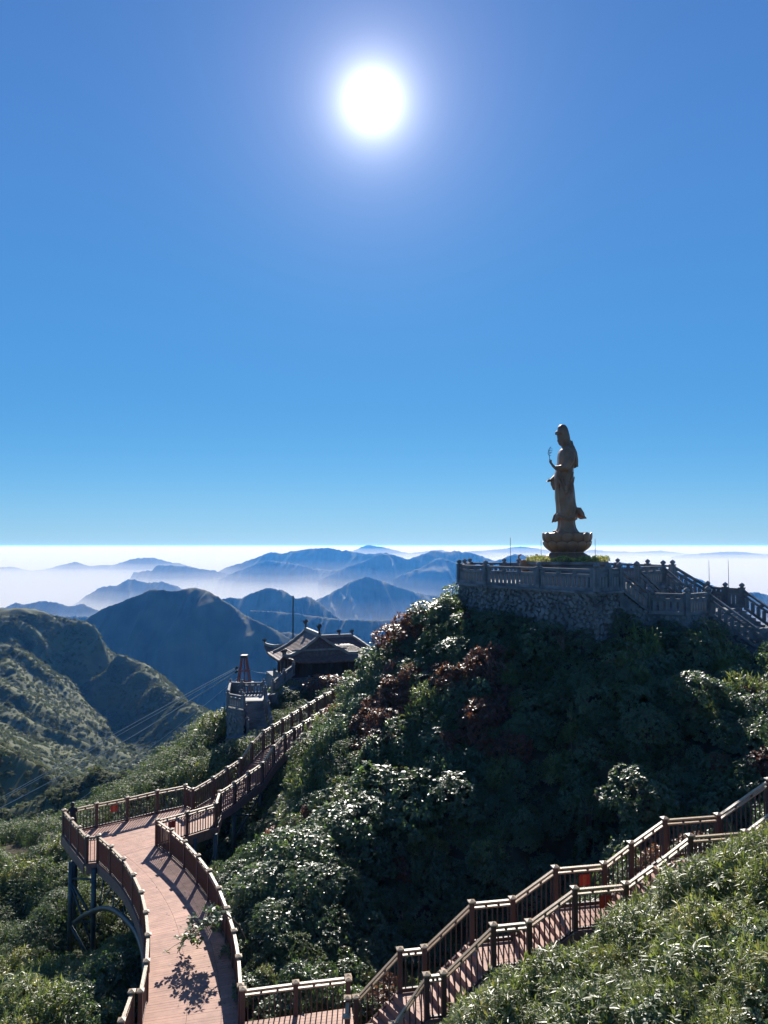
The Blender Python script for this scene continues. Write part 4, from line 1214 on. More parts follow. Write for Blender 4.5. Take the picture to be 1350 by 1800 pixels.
OV = 1.1
u0, u1, w0, w1 = -OV, TU + OV, -OV, TW + OV
NUg, NWg = 110, 100
U = np.linspace(u0, u1, NUg); W = np.linspace(w0, w1, NWg)
UU, WW = np.meshgrid(U, W)
UC, WC = 2.1, 2.9
Z1, Z2 = 3.62, 3.12
skirt = EZ + 0.95 * sweep(np.clip(np.minimum(np.minimum(UU - u0, u1 - UU), np.minimum(WW - w0, w1 - WW)) / 2.1, 0, 1), 1.25)
g1 = EZ + (Z1 - EZ) * sweep(np.clip(1 - np.abs(UU - UC) / (UC - u0 + 0.02), 0, 1) , 1.45)
g1b = EZ + (Z1 - EZ) * sweep(np.clip(1 - (UU - UC) / 3.6, 0, 1), 1.45)
g1 = np.where(UU > UC, g1b, g1)
inside1 = (WW > -0.25) & (WW < 4.4)
g2 = EZ + (Z2 - EZ) * sweep(np.clip(1 - np.abs(WW - WC) / (WC - w0 + 0.02), 0, 1), 1.45)
endcap = EZ + (Z2 - EZ) * sweep(np.clip((u1 - UU) / 1.6, 0, 1), 0.9)
g2 = np.where(UU > UC, np.minimum(g2, endcap), 0)
Zr = np.maximum(np.maximum(skirt, np.where(inside1, g1, 0)), g2)
# eave corners turn up
for (cu, cw) in ((u0, w0), (u1, w0), (u0, w1), (u1, w1)):
    d = np.sqrt((UU - cu) ** 2 + (WW - cw) ** 2)
    Zr = Zr + 0.62 * np.clip(1 - d / 2.1, 0, 1) ** 2
# rows of tiles
Zr = Zr + 0.012 * np.sin(UU * 2 * math.pi / 0.28) * (np.abs(WW - WC) > 0.1)
top = np.stack([UU, WW, Zr], -1).reshape(-1, 3)
bot = np.stack([UU, WW, np.minimum(Zr - 0.16, EZ + 0.9 + 0 * Zr)], -1).reshape(-1, 3); bot[:, 2] = np.minimum(bot[:, 2], top[:, 2] - 0.14)
ii = np.arange(NWg - 1)[:, None] * NUg + np.arange(NUg - 1)[None, :]
ft = np.stack([ii, ii + 1, ii + NUg + 1, ii + NUg], -1).reshape(-1, 4)
nb = NUg * NWg
edge = list(range(NUg)) + [NUg * k + NUg - 1 for k in range(1, NWg)] + [NUg * (NWg - 1) + k for k in range(NUg - 2, -1, -1)] + [NUg * k for k in range(NWg - 2, 0, -1)]
fe = np.array([(edge[i], edge[i] + nb, edge[(i + 1) % len(edge)] + nb, edge[(i + 1) % len(edge)]) for i in range(len(edge))])
roof = link("roof", np_mesh("roof", np.concatenate([top, bot]), np.concatenate([ft, ft[:, ::-1] + nb, fe]), False), temple, M_TILE)


def roof_z(a, b):
    i = int(round((a - u0) / (u1 - u0) * (NUg - 1))); j = int(round((b - w0) / (w1 - w0) * (NWg - 1)))
    return float(Zr[min(max(j, 0), NWg - 1), min(max(i, 0), NUg - 1)])


def ridge_bar(path, r=0.12, dz=0.08):
    pts = [Vector((a, b, roof_z(a, b) + dz)) for a, b in path]
    m = MB()
    for a, b in zip(pts[:-1], pts[1:]): m.bar(a, b, r * 1.5, r * 2)
    o = link("roof_ridge", m.mesh("roof_ridge"), roof, M_RIDGE)


lin = lambda a, b, n=12: [(a[0] + (b[0] - a[0]) * k / n, a[1] + (b[1] - a[1]) * k / n) for k in range(n + 1)]
ridge_bar(lin((UC, -0.2), (UC, 4.35)), 0.15, 0.12)
ridge_bar(lin((UC, -0.15), (-0.75, -0.15), 16)); ridge_bar(lin((UC, -0.15), (UC + 3.3, -0.15), 16))
ridge_bar(lin((UC, 4.3), (-0.75, 4.3), 16))
ridge_bar(lin((UC + 0.2, WC), (u1 - 1.55, WC)), 0.13, 0.1)
ridge_bar(lin((u1 - 1.5, WC), (u1 - 0.03, w0 + 0.9), 14)); ridge_bar(lin((u1 - 1.5, WC), (u1 - 0.03, w1 - 0.9), 14))
ridge_bar(lin((u0 + 1.4, w0 + 1.4), (u0 + 0.02, w0 + 0.02), 8)); ridge_bar(lin((u1 - 1.4, w0 + 1.4), (u1 - 0.02, w0 + 0.02), 8)); ridge_bar(lin((u0 + 1.4, w1 - 1.4), (u0 + 0.02, w1 - 0.02), 8))
lc(MB().box(UC - 2.3, UC + 2.3, -0.24, -0.235, EZ + 0.75, EZ + 0.9), "gable_board", M_RIDGE)


def finial(a, b, h, gilt=False):
    z = roof_z(a, b) + 0.1
    m = MB()
    m.tube([(a, b, z), (a, b, z + h * 0.45), (a - 0.06, b, z + h * 0.7), (a + 0.02, b, z + h)], [0.10, 0.075, 0.15, 0.06], 8)
    m.tube([(a, b, z + h * 0.6), (a - 0.18, b, z + h * 0.72), (a - 0.22, b, z + h * 0.92)], [0.07, 0.07, 0.02], 6)
    m.tube([(a, b, z + h * 0.6), (a + 0.14, b, z + h * 0.80), (a + 0.10, b, z + h * 1.02)], [0.07, 0.06, 0.02], 6)
    link("finial", m.mesh("finial"), roof, M_WALLW)
    if gilt:
        link("gilt_knob", MB().lathe([(0.10, z - 0.05), (0.14, z), (0.10, z + 0.06)], 8, a, b).mesh("gilt_knob"), roof, M_GOLD)


finial(UC, -0.15, 0.9); finial(UC, 4.3, 0.85, True); finial(UC + 2.6, WC, 0.55); finial(u1 - 1.55, WC, 0.5)
finial(-0.7, -0.15, 0.6); finial(u0 + 0.05, w0 + 0.05, 0.35); finial(u0 + 0.05, w1 - 0.05, 0.4); finial(u1 - 0.05, w0 + 0.05, 0.3)
mw = Matrix.Translation(K) @ Matrix.Rotation(YAW, 4, 'Z')
def tw(a, b, z): return mw @ Vector((a, b, z))
balustrade("low pale stone balustrade along the front of the temple base", [tw(-0.8, -0.8, 0.62), tw(1.1, -0.8, 0.62), tw(3.2, -0.8, 0.62), tw(5.2, -0.8, 0.62), tw(7.0, -0.8, 0.62)], h=0.72, scale=0.6)
balustrade("low pale stone balustrade along the left side of the temple base", [tw(-0.8, -0.8, 0.62), tw(-0.8, 1.4, 0.62), tw(-0.8, 3.6, 0.62)], h=0.72, scale=0.6)
fp = at(515, 1110, 75); ft_ = at(515, 1049, 75)
fl_ = empty("flagpole", (fp.x, 75, fp.z - 3)); tag(fl_, "tall bare flagpole rising behind the temple roof", "flagpole")
on(MB().tube([(fp.x, 75, float(ground(fp.x, 75)) - 0.5), (fp.x, 75, ft_.z)], [0.11, 0.07], 8).build("shaft", M_STEEL, fl_, smooth=True))
on(MB().lathe([(0.02, ft_.z - 0.02), (0.10, ft_.z + 0.03), (0.02, ft_.z + 0.12)], 8, fp.x, 75).build("finial", M_DARK, fl_))

# --- stone stair with its pier
pier = empty("stone_pier_stair", (-9.5, 54, -12.4)); tag(pier, "steep stone stair rising beside a tall rubble pier to a sunlit landing", "staircase")
SB, STT = -12.5, -10.8
sl0, sl1, sr0, sr1 = Vector((-9.15, 52.0, 0)), Vector((-9.90, 54.3, 0)), Vector((-7.75, 52.2, 0)), Vector((-8.55, 54.5, 0))
for k in range(9):
    p0, p1, q0, q1 = sl0.lerp(sl1, k / 9), sl0.lerp(sl1, (k + 1) / 9), sr0.lerp(sr1, k / 9), sr0.lerp(sr1, (k + 1) / 9)
    on(slab(MB(), [p0, q0, q1, p1], SB + (STT - SB) * (k + 1) / 9, -16).build("step", M_STONE, pier))
LPp = [sl1 + Vector((-0.1, 0.001, 0)), sr1 + Vector((0, 0.001, 0)), sr1 + Vector((0.2, 2.4, 0)), sl1 + Vector((-0.5, 2.4, 0))]
on(slab(MB(), LPp, STT, -17).build("landing_block", M_RIDGE, pier))
on(slab(MB(), [sl0 + Vector((-1.2, -1.3, 0)), sr0 + Vector((0.4, -1.5, 0)), sr0 + Vector((0, -0.002, 0)), sl0 + Vector((-0.2, -0.002, 0))], SB - 0.01, -17).build("foot_landing", M_STONE, pier))
pa, pb, pc, pdd = Vector((-9.35, 51.6, 0)), Vector((-10.0, 54.5, 0)), Vector((-11.3, 57.0, 0)), Vector((-10.6, 52.6, 0))
on(slab(MB(), [pdd, pa, pb, pc], STT - 0.1, -19).build("pier_core", M_MORTAR, pier))
rubble(pier, pdd, pa, STT - 0.1, -17.5, 81); rubble(pier, pc, pdd, STT - 0.1, -18, 82)
def TZ(p, z): return Vector((p.x, p.y, z))
bt = STT + 1.05
balustrade("pale stone balustrade on top of the rubble pier beside the red pylon", [TZ(pa, bt), TZ(pdd, bt), TZ(pc, bt), TZ(LPp[3], bt), TZ(LPp[2] + Vector((-0.5, 0, 0)), bt)], h=1.05, scale=0.75)
balustrade("stone balustrade sloping down the right side of the steep stone stair", [TZ(sr1 + Vector((0.2, 0, 0)), bt), TZ(sr0.lerp(sr1, 0.5) + Vector((0.2, 0, 0)), (bt + SB + 1.05) / 2), TZ(sr0 + Vector((0.2, 0, 0)), SB + 1.05)], h=1.05, scale=0.75)
balustrade("stone balustrade sloping down the left side of the steep stone stair", [TZ(sl1 + Vector((0.0, -0.6, 0)), bt - 0.15), TZ(sl0.lerp(sl1, 0.45) + Vector((0.0, 0, 0)), (bt + SB + 1.05) / 2 - 0.06), TZ(sl0 + Vector((0.0, 0, 0)), SB + 1.05)], h=1.05, scale=0.75)
balustrade("stone balustrade climbing from the sunlit landing up to the temple", [TZ(LPp[2] + Vector((0.15, 0.2, 0)), bt), TZ(LPp[2] + Vector((0.75, 2.0, 0)), bt + 0.45), TZ(LPp[2] + Vector((1.3, 3.4, 0)), bt + 0.75)], h=1.05, scale=0.75)
on(slab(MB(), [LPp[2], LPp[2] + Vector((0.5, -0.2, 0)), LPp[2] + Vector((1.7, 3.2, 0)), LPp[2] + Vector((1.2, 3.6, 0))], STT - 0.1, -16).build("upper_block", M_STONE, pier))

# --- red cable pylon
M_REDST = mix_mat("rusty_red_steel", (0.20, 0.045, 0.030), (0.34, 0.085, 0.055), scale=4, rough=0.6, bump=0.2)
PB = at(429, 1198, 60.0); PT = at(428, 1155, 60.0)
pyl = empty("cable_pylon", PB); tag(pyl, "red steel lattice pylon holding the cables above the stone pier", "pylon")
fts = [(-0.60, -0.45), (0.55, -0.45), (0.55, 0.65), (-0.60, 0.65)]
zb, zt = PB.z - 0.9, PT.z
for (a, b) in fts:
    on(MB().tube([(PB.x + a, PB.y + b, zb), (PB.x + a * 0.28, PB.y + b * 0.28, zt)], 0.055, 6).build("leg", M_REDST, pyl))
for h in (0.30, 0.62):
    z = zb + (zt - zb) * h; s = 1 - 0.72 * h
    m = MB()
    for i in range(4):
        a, b = fts[i], fts[(i + 1) % 4]
        m.tube([(PB.x + a[0] * s, PB.y + a[1] * s, z), (PB.x + b[0] * s, PB.y + b[1] * s, z)], 0.035, 6)
    on(m.build("cross_bar", M_REDST, pyl))
on(MB().box(PB.x - 0.24, PB.x + 0.24, PB.y - 0.3, PB.y + 0.4, zt - 0.05, zt + 0.16).build("cable_saddle", M_DARK, pyl))
on(MB().tube([(PB.x, PB.y + 0.1, zb), (PB.x, PB.y + 0.1, zt)], 0.05, 6).build("mast", M_REDST, pyl))
m = MB(); z = zb + 0.75
for i in range(4):
    a, b = fts[i], fts[(i + 1) % 4]
    m.bar((PB.x + a[0] * 1.05, PB.y + a[1] * 1.05, z), (PB.x + b[0] * 1.05, PB.y + b[1] * 1.05, z), 0.16, 0.10)
on(m.build("collar", M_RIDGE, pyl))
# cables swing down to the left
M_CABLE = mix_mat("bright_cable", (0.35, 0.36, 0.36), (0.50, 0.50, 0.50), scale=6, rough=0.4, metallic=0.5)
for lab, (sx_, sy_), mids, r in (("upper cable running from the pylon down across the hollow", (418, 1172), [(330, 1219, 66), (200, 1291, 76), (90, 1353, 84), (-60, 1436, 95)], 0.032),
                               ("second upper cable close beside the first", (418, 1174), [(330, 1224, 66), (200, 1297, 76), (90, 1357, 84), (-60, 1440, 95)], 0.026),
                               ("bright lower cable running from the pylon down across the hollow", (418, 1179), [(330, 1234, 65), (240, 1290, 71), (130, 1352, 79), (-60, 1452, 94)], 0.040),
                               ("faint low cable passing behind the landing's corner", (422, 1188), [(340, 1255, 64), (250, 1325, 69), (160, 1392, 75), (60, 1462, 82)], 0.016)):
    pts = [at(sx_, sy_, 60.0)] + [at(*q) for q in mids]
    pts = smooth_line(pts, 40)
    cb = empty("cable", pts[0]); tag(cb, lab, "cable", "cables hanging from the red pylon")
    on(MB().tube(pts, r, 6).build("strand", M_CABLE, cb, smooth=True))
    on(MB().tube([pts[0], pts[0].lerp(pts[1], 0.25)], r * 2.2, 8).build("socket", M_DARK, cb, smooth=True))
g0 = at(436, 1176, 60.0); g1 = at(470, 1184, 61.5)
cb = empty("guy_wire", g0); tag(cb, "thin guy wire from the pylon to the stone balustrade on its right", "wire")
on(MB().tube(smooth_line([g0, at(450, 1181, 60.6), g1], 12), 0.014, 5).build("strand", M_CABLE, cb)); on(MB().tube([g1, g1 + Vector((0.1, 0.1, -0.05))], 0.035, 6).build("clamp", M_DARK, cb))

# --- the visitor at the landing's far corner
M_COAT = mix_mat("dark_coat", (0.012, 0.012, 0.014), (0.025, 0.025, 0.028), scale=8, rough=0.8, bump=0.2)
M_TROUS = mix_mat("dark_trousers", (0.018, 0.020, 0.028), (0.03, 0.032, 0.04), scale=8, rough=0.8)
M_SKIN = mix_mat("skin", (0.36, 0.21, 0.15), (0.42, 0.26, 0.19), scale=8, rough=0.55)
M_HAIR = mix_mat("dark_hair", (0.010, 0.009, 0.008), (0.02, 0.018, 0.016), scale=20, rough=0.5)


def skin_mesh(name, verts, edges, radii, mat, parent, root_i=0, sub=2):
    me = bpy.data.meshes.new(name); me.from_pydata(verts, edges, [])
    o = link(name, me, parent)
    o.modifiers.new("skin", 'SKIN')
    sl = me.skin_vertices[0].data
    for i, r in enumerate(radii):
        sl[i].radius = (r, r) if not isinstance(r, tuple) else r
    sl[root_i].use_root = True
    s = o.modifiers.new("sub", 'SUBSURF'); s.levels = sub; s.render_levels = sub
    dg = bpy.context.evaluated_depsgraph_get()
    nm = bpy.data.meshes.new_from_object(o.evaluated_get(dg))
    o.modifiers.clear(); o.data = nm
    nm.polygons.foreach_set("use_smooth", [True] * len(nm.polygons))
    nm.materials.clear(); nm.materials.append(mat)
    return o


vp = Vector((land_far[0].x + 0.42, land_far[0].y + 0.10, DECK_Z + 0.01))
per = empty("person", vp, R(38)); per.scale = (0.9, 0.9, 0.84); tag(per, "person in a dark coat leaning on the railing at the landing's far left corner", "person")
# local frame: faces +y, leaning forward on the rail, forearms on it
BV = [(0, 0, 0.93), (0, 0.03, 1.08), (0, 0.09, 1.25), (0, 0.14, 1.40), (0, 0.17, 1.49), (0, 0.20, 1.60), (0, 0.215, 1.70),
      (0.10, 0, 0.88), (0.12, 0.02, 0.50), (0.12, -0.01, 0.09), (0.12, 0.13, 0.04), (-0.10, 0, 0.88), (-0.13, -0.05, 0.50), (-0.13, -0.10, 0.09), (-0.13, 0.04, 0.04),
      (0.18, 0.13, 1.40), (0.25, 0.20, 1.18), (0.12, 0.42, 1.20), (0.06, 0.49, 1.21), (-0.18, 0.13, 1.40), (-0.25, 0.20, 1.18), (-0.12, 0.42, 1.20), (-0.06, 0.49, 1.21)]
BE = [(0, 1), (1, 2), (2, 3), (3, 4), (4, 5), (5, 6), (0, 7), (7, 8), (8, 9), (9, 10), (0, 11), (11, 12), (12, 13), (13, 14), (3, 15), (15, 16), (16, 17), (17, 18), (3, 19), (19, 20), (20, 21), (21, 22)]
BR = [(0.15, 0.11), (0.15, 0.11), (0.17, 0.12), (0.15, 0.10), 0.058, 0.095, 0.075, 0.088, 0.062, 0.045, 0.04, 0.088, 0.062, 0.045, 0.04, 0.07, 0.052, 0.042, 0.03, 0.07, 0.052, 0.042, 0.03]
skin_mesh("body", BV, BE, BR, M_COAT, per)
hm = MB(); hm.lathe([(0.01, 1.775), (0.06, 1.765), (0.098, 1.72), (0.108, 1.66), (0.102, 1.60), (0.085, 1.56)], 14, 0, 0.195); hm.build("hair", M_HAIR, per, smooth=True)
fm = MB(); fm.lathe([(0.03, 1.53), (0.065, 1.56), (0.080, 1.62), (0.07, 1.69), (0.03, 1.72)], 12, 0, 0.245); fm.tube([(0, 0.31, 1.64), (0, 0.345, 1.61)], [0.012, 0.018], 6); fm.build("face", M_SKIN, per, smooth=True)
for s in (-1, 1):
    h = MB(); h.tube([(s * 0.07, 0.47, 1.215), (s * 0.03, 0.55, 1.215)], [0.034, 0.04], 8)
    for k in range(4): h.tube([(s * 0.03 + (k - 1.5) * 0.019, 0.55, 1.22), (s * 0.025 + (k - 1.5) * 0.019, 0.60, 1.21), (s * 0.02 + (k - 1.5) * 0.018, 0.62, 1.18)], [0.010, 0.009, 0.007], 5)
    h.tube([(s * 0.03 - 0.035, 0.50, 1.22), (s * 0.03 - 0.055, 0.545, 1.225)], [0.011, 0.008], 5)
    h.build("hand", M_SKIN, per, smooth=True)
# ================================================================ PLANTS
def leaf_mat(name, dark, light, red, trans, rough=0.38, trans_fac=0.42, red_amount=0.12, spec=0.5):
    """green leaves, each with its own tone (vertex attribute 'tint'), thin enough to let some light through"""
    m, nt, b = new_mat(name)
    at_ = nt.nodes.new("ShaderNodeAttribute"); at_.attribute_name = "tint"
    oi = nt.nodes.new("ShaderNodeObjectInfo")
    add = nt.nodes.new("ShaderNodeMath"); add.operation = 'MULTIPLY_ADD'; add.inputs[1].default_value = 0.30
    nt.links.new(oi.outputs["Random"], add.inputs[0]); nt.links.new(at_.outputs["Fac"], add.inputs[2])
    cr = nt.nodes.new("ShaderNodeValToRGB")
    e = cr.color_ramp.elements
    e[0].position = 0.10; e[0].color = (*dark, 1)
    e[1].position = 0.72; e[1].color = (*light, 1)
    k = e.new(min(0.999, 1.15 - red_amount * 1.2)); k.color = (*red, 1)
    nt.links.new(add.outputs[0], cr.inputs[0])
    nt.links.new(cr.outputs[0], b.inputs["Base Color"])
    b.inputs["Roughness"].default_value = rough
    b.inputs["Specular IOR Level"].default_value = spec
    tr = nt.nodes.new("ShaderNodeBsdfTranslucent")
    mx = nt.nodes.new("ShaderNodeMixRGB"); mx.blend_type = 'MULTIPLY'; mx.inputs[0].default_value = 1.0
    nt.links.new(cr.outputs[0], mx.inputs[1]); mx.inputs[2].default_value = (*trans, 1)
    nt.links.new(mx.outputs[0], tr.inputs["Color"])
    ms = nt.nodes.new("ShaderNodeMixShader"); ms.inputs[0].default_value = trans_fac
    nt.links.new(b.outputs[0], ms.inputs[1]); nt.links.new(tr.outputs[0], ms.inputs[2])
    nt.links.new(ms.outputs[0], nt.nodes["Material Output"].inputs["Surface"])
    return m


M_BROAD = leaf_mat("waxy_leaf", (0.072, 0.102, 0.050), (0.142, 0.185, 0.090), (0.18, 0.085, 0.038), (1.6, 1.9, 0.9), rough=0.36, red_amount=0.20)
M_RUSSET = leaf_mat("russet_leaf", (0.085, 0.070, 0.042), (0.160, 0.120, 0.068), (0.22, 0.085, 0.040), (1.7, 1.3, 0.8), rough=0.40, red_amount=0.45)
M_BAMBOO = leaf_mat("bamboo_leaf", (0.115, 0.145, 0.055), (0.235, 0.265, 0.105), (0.34, 0.29, 0.13), (1.5, 1.6, 0.7), rough=0.38, red_amount=0.28)
M_SMALL = leaf_mat("small_leaf", (0.065, 0.095, 0.036), (0.145, 0.180, 0.070), (0.18, 0.15, 0.06), (1.6, 1.8, 0.8), rough=0.5, red_amount=0.16)
M_SCRUB = leaf_mat("scrub_leaf", (0.082, 0.098, 0.048), (0.155, 0.168, 0.085), (0.19, 0.16, 0.075), (1.5, 1.7, 0.7), rough=0.75, red_amount=0.25, spec=0.15)
M_BARK = mix_mat("bark", (0.055, 0.042, 0.032), (0.13, 0.105, 0.082), scale=6, rough=0.9, bump=0.6, bump_scale=20, spec=0.1)


def leaves_to_mesh(name, base, tip, wid, nrm, tint, mat, fold=0.18):
    """each leaf: base, tip (n,3), half width vector (n,3), normal (n,3) -> two folded quads"""
    mid = base * 0.5 + tip * 0.5
    up = nrm * np.linalg.norm(tip - base, axis=1)[:, None] * fold * 0.35
    mid = mid + up
    L = mid + wid - up * 0.8; Rr = mid - wid - up * 0.8
    V = np.stack([base, L, tip, Rr, mid], 1).reshape(-1, 3)
    n = len(base); k = np.arange(n)[:, None] * 5
    F = np.concatenate([k + np.array([[0, 4, 2, 1]]), k + np.array([[0, 3, 2, 4]])], 0)
    me = np_mesh(name, V, F)
    a = me.attributes.new("tint", 'FLOAT', 'POINT')
    a.data.foreach_set("value", np.repeat(tint, 5).astype(np.float32))
    me.materials.append(mat)
    return me


def unit(v): return v / np.maximum(np.linalg.norm(v, axis=1), 1e-9)[:, None]


def dome_points(n, rs, lumps=5, zflat=0.85, inner=0.25):
    """points over a lumpy dome of radius about 1 sitting on z = 0"""
    d = unit(rs.normal(0, 1, (n * 3, 3))); d = d[d[:, 2] > -0.25][:n]
    lc_ = unit(rs.normal(0, 1, (lumps * 2, 3)) + np.array([0, 0, 0.5])); amp = rs.uniform(0.15, 0.48, len(lc_))
    dd = (d @ lc_.T); r = 0.78 + (np.clip((dd - 0.72) / 0.28, 0, 1) ** 1.2 * amp).max(1) - 0.22 * np.clip(0.75 - dd.max(1), 0, 1)
    r = r * (1 - inner * rs.uniform(0, 1, len(d)) ** 2.2)
    p = d * r[:, None]; p[:, 2] *= zflat
    return p, d


def bush_rosettes(name, seed, mat, n_ros=420, per=8, ln=0.11, wd=0.034, tint_hi=0.75, inner=0.30):
    rs = np.random.RandomState(seed)
    p, d = dome_points(n_ros, rs, inner=inner)
    n = len(p)
    axis = unit(d * 0.6 + np.array([0, 0, 0.75]) + rs.normal(0, 0.25, (n, 3)))
    q = np.repeat(p, per, 0); ax = np.repeat(axis, per, 0)
    t = unit(np.cross(ax, rs.normal(0, 1, ax.shape)))
    el = rs.uniform(-0.35, 0.75, len(q))[:, None]
    dirn = unit(t * np.cos(el) + ax * np.sin(el))
    L = (ln * rs.uniform(0.7, 1.25, len(q)))[:, None]
    base = q + dirn * L * 0.12; tip = q + dirn * L * 1.1 - np.array([0, 0, 0.15]) * L
    nrm = unit(ax - dirn * (ax * dirn).sum(1)[:, None])
    w = unit(np.cross(dirn, nrm)) * (wd * rs.uniform(0.8, 1.2, len(q)))[:, None]
    rt = np.repeat(rs.uniform(0, 1, n), per); tint = np.clip(0.55 * rt + 0.35 * rs.uniform(0, 1, len(q)), 0, 1) * tint_hi
    return leaves_to_mesh(name, base, tip, w, nrm, tint, mat)


def bush_bamboo(name, seed, mat, stems=170, per=16, ln=0.17, wd=0.013):
    rs = np.random.RandomState(seed)
    p, d = dome_points(stems, rs, lumps=7, inner=0.35)
    n = len(p)
    axis = unit(d * 0.35 + np.array([0, 0, 1.0]) + rs.normal(0, 0.22, (n, 3)))
    q = np.repeat(p, per, 0); ax = np.repeat(axis, per, 0)
    q = q - ax * (rs.uniform(0, 0.30, len(q)))[:, None]
    t = unit(np.cross(ax, rs.normal(0, 1, ax.shape)))
    el = rs.uniform(-0.1, 1.2, len(q))[:, None]
    dirn = unit(t * np.cos(el) + ax * np.sin(el))
    L = (ln * rs.uniform(0.6, 1.2, len(q)))[:, None]
    base = q; tip = q + dirn * L - np.array([0, 0, 0.25]) * L
    nrm = unit(ax - dirn * (ax * dirn).sum(1)[:, None] + 1e-6)
    w = unit(np.cross(dirn, nrm)) * (wd * rs.uniform(0.7, 1.3, len(q)))[:, None]
    rt = np.repeat(rs.uniform(0, 1, n), per); tint = np.clip(0.5 * rt + 0.42 * rs.uniform(0, 1, len(q)), 0, 1) * 0.85
    return leaves_to_mesh(name, base, tip, w, nrm, tint, mat)


ME_BROAD = [bush_rosettes("broadleaf_crown", 11 + k, M_BROAD) for k in range(3)]
ME_RUSSET = [bush_rosettes("russet_crown", 31 + k, M_RUSSET) for k in range(2)]
ME_BAMBOO = [bush_bamboo("bamboo_crown", 51 + k, M_BAMBOO, stems=230, per=14, ln=0.25, wd=0.025) for k in range(3)]
ME_SMALL = [bush_rosettes("small_leaf_crown", 71 + k, M_SMALL, n_ros=520, per=7, ln=0.075, wd=0.020, inner=0.35) for k in range(2)]
ME_FAR = [bush_rosettes("distant_crown", 91 + k, M_SCRUB, n_ros=70, per=4, ln=0.34, wd=0.11, inner=0.2) for k in range(3)]


def trunk_mesh(seed):
    rnd = random.Random(seed); m = MB()
    for k in range(6):
        an = k * 1.05 + rnd.uniform(-0.3, 0.3); l = rnd.uniform(0.45, 0.75)
        m.tube([(0.05 * math.cos(an), 0.05 * math.sin(an), -1.7), (0.16 * math.cos(an), 0.16 * math.sin(an), 0.05), (l * 0.65 * math.cos(an), l * 0.65 * math.sin(an), 0.32 + rnd.uniform(0, 0.15)), (l * math.cos(an + 0.25), l * math.sin(an + 0.25), 0.50 + rnd.uniform(0, 0.15))], [0.045, 0.036, 0.022, 0.008], 6)
    me = m.mesh("trunk", True); me.materials.append(M_BARK)
    return me


ME_TRUNK = [trunk_mesh(5), trunk_mesh(6)]

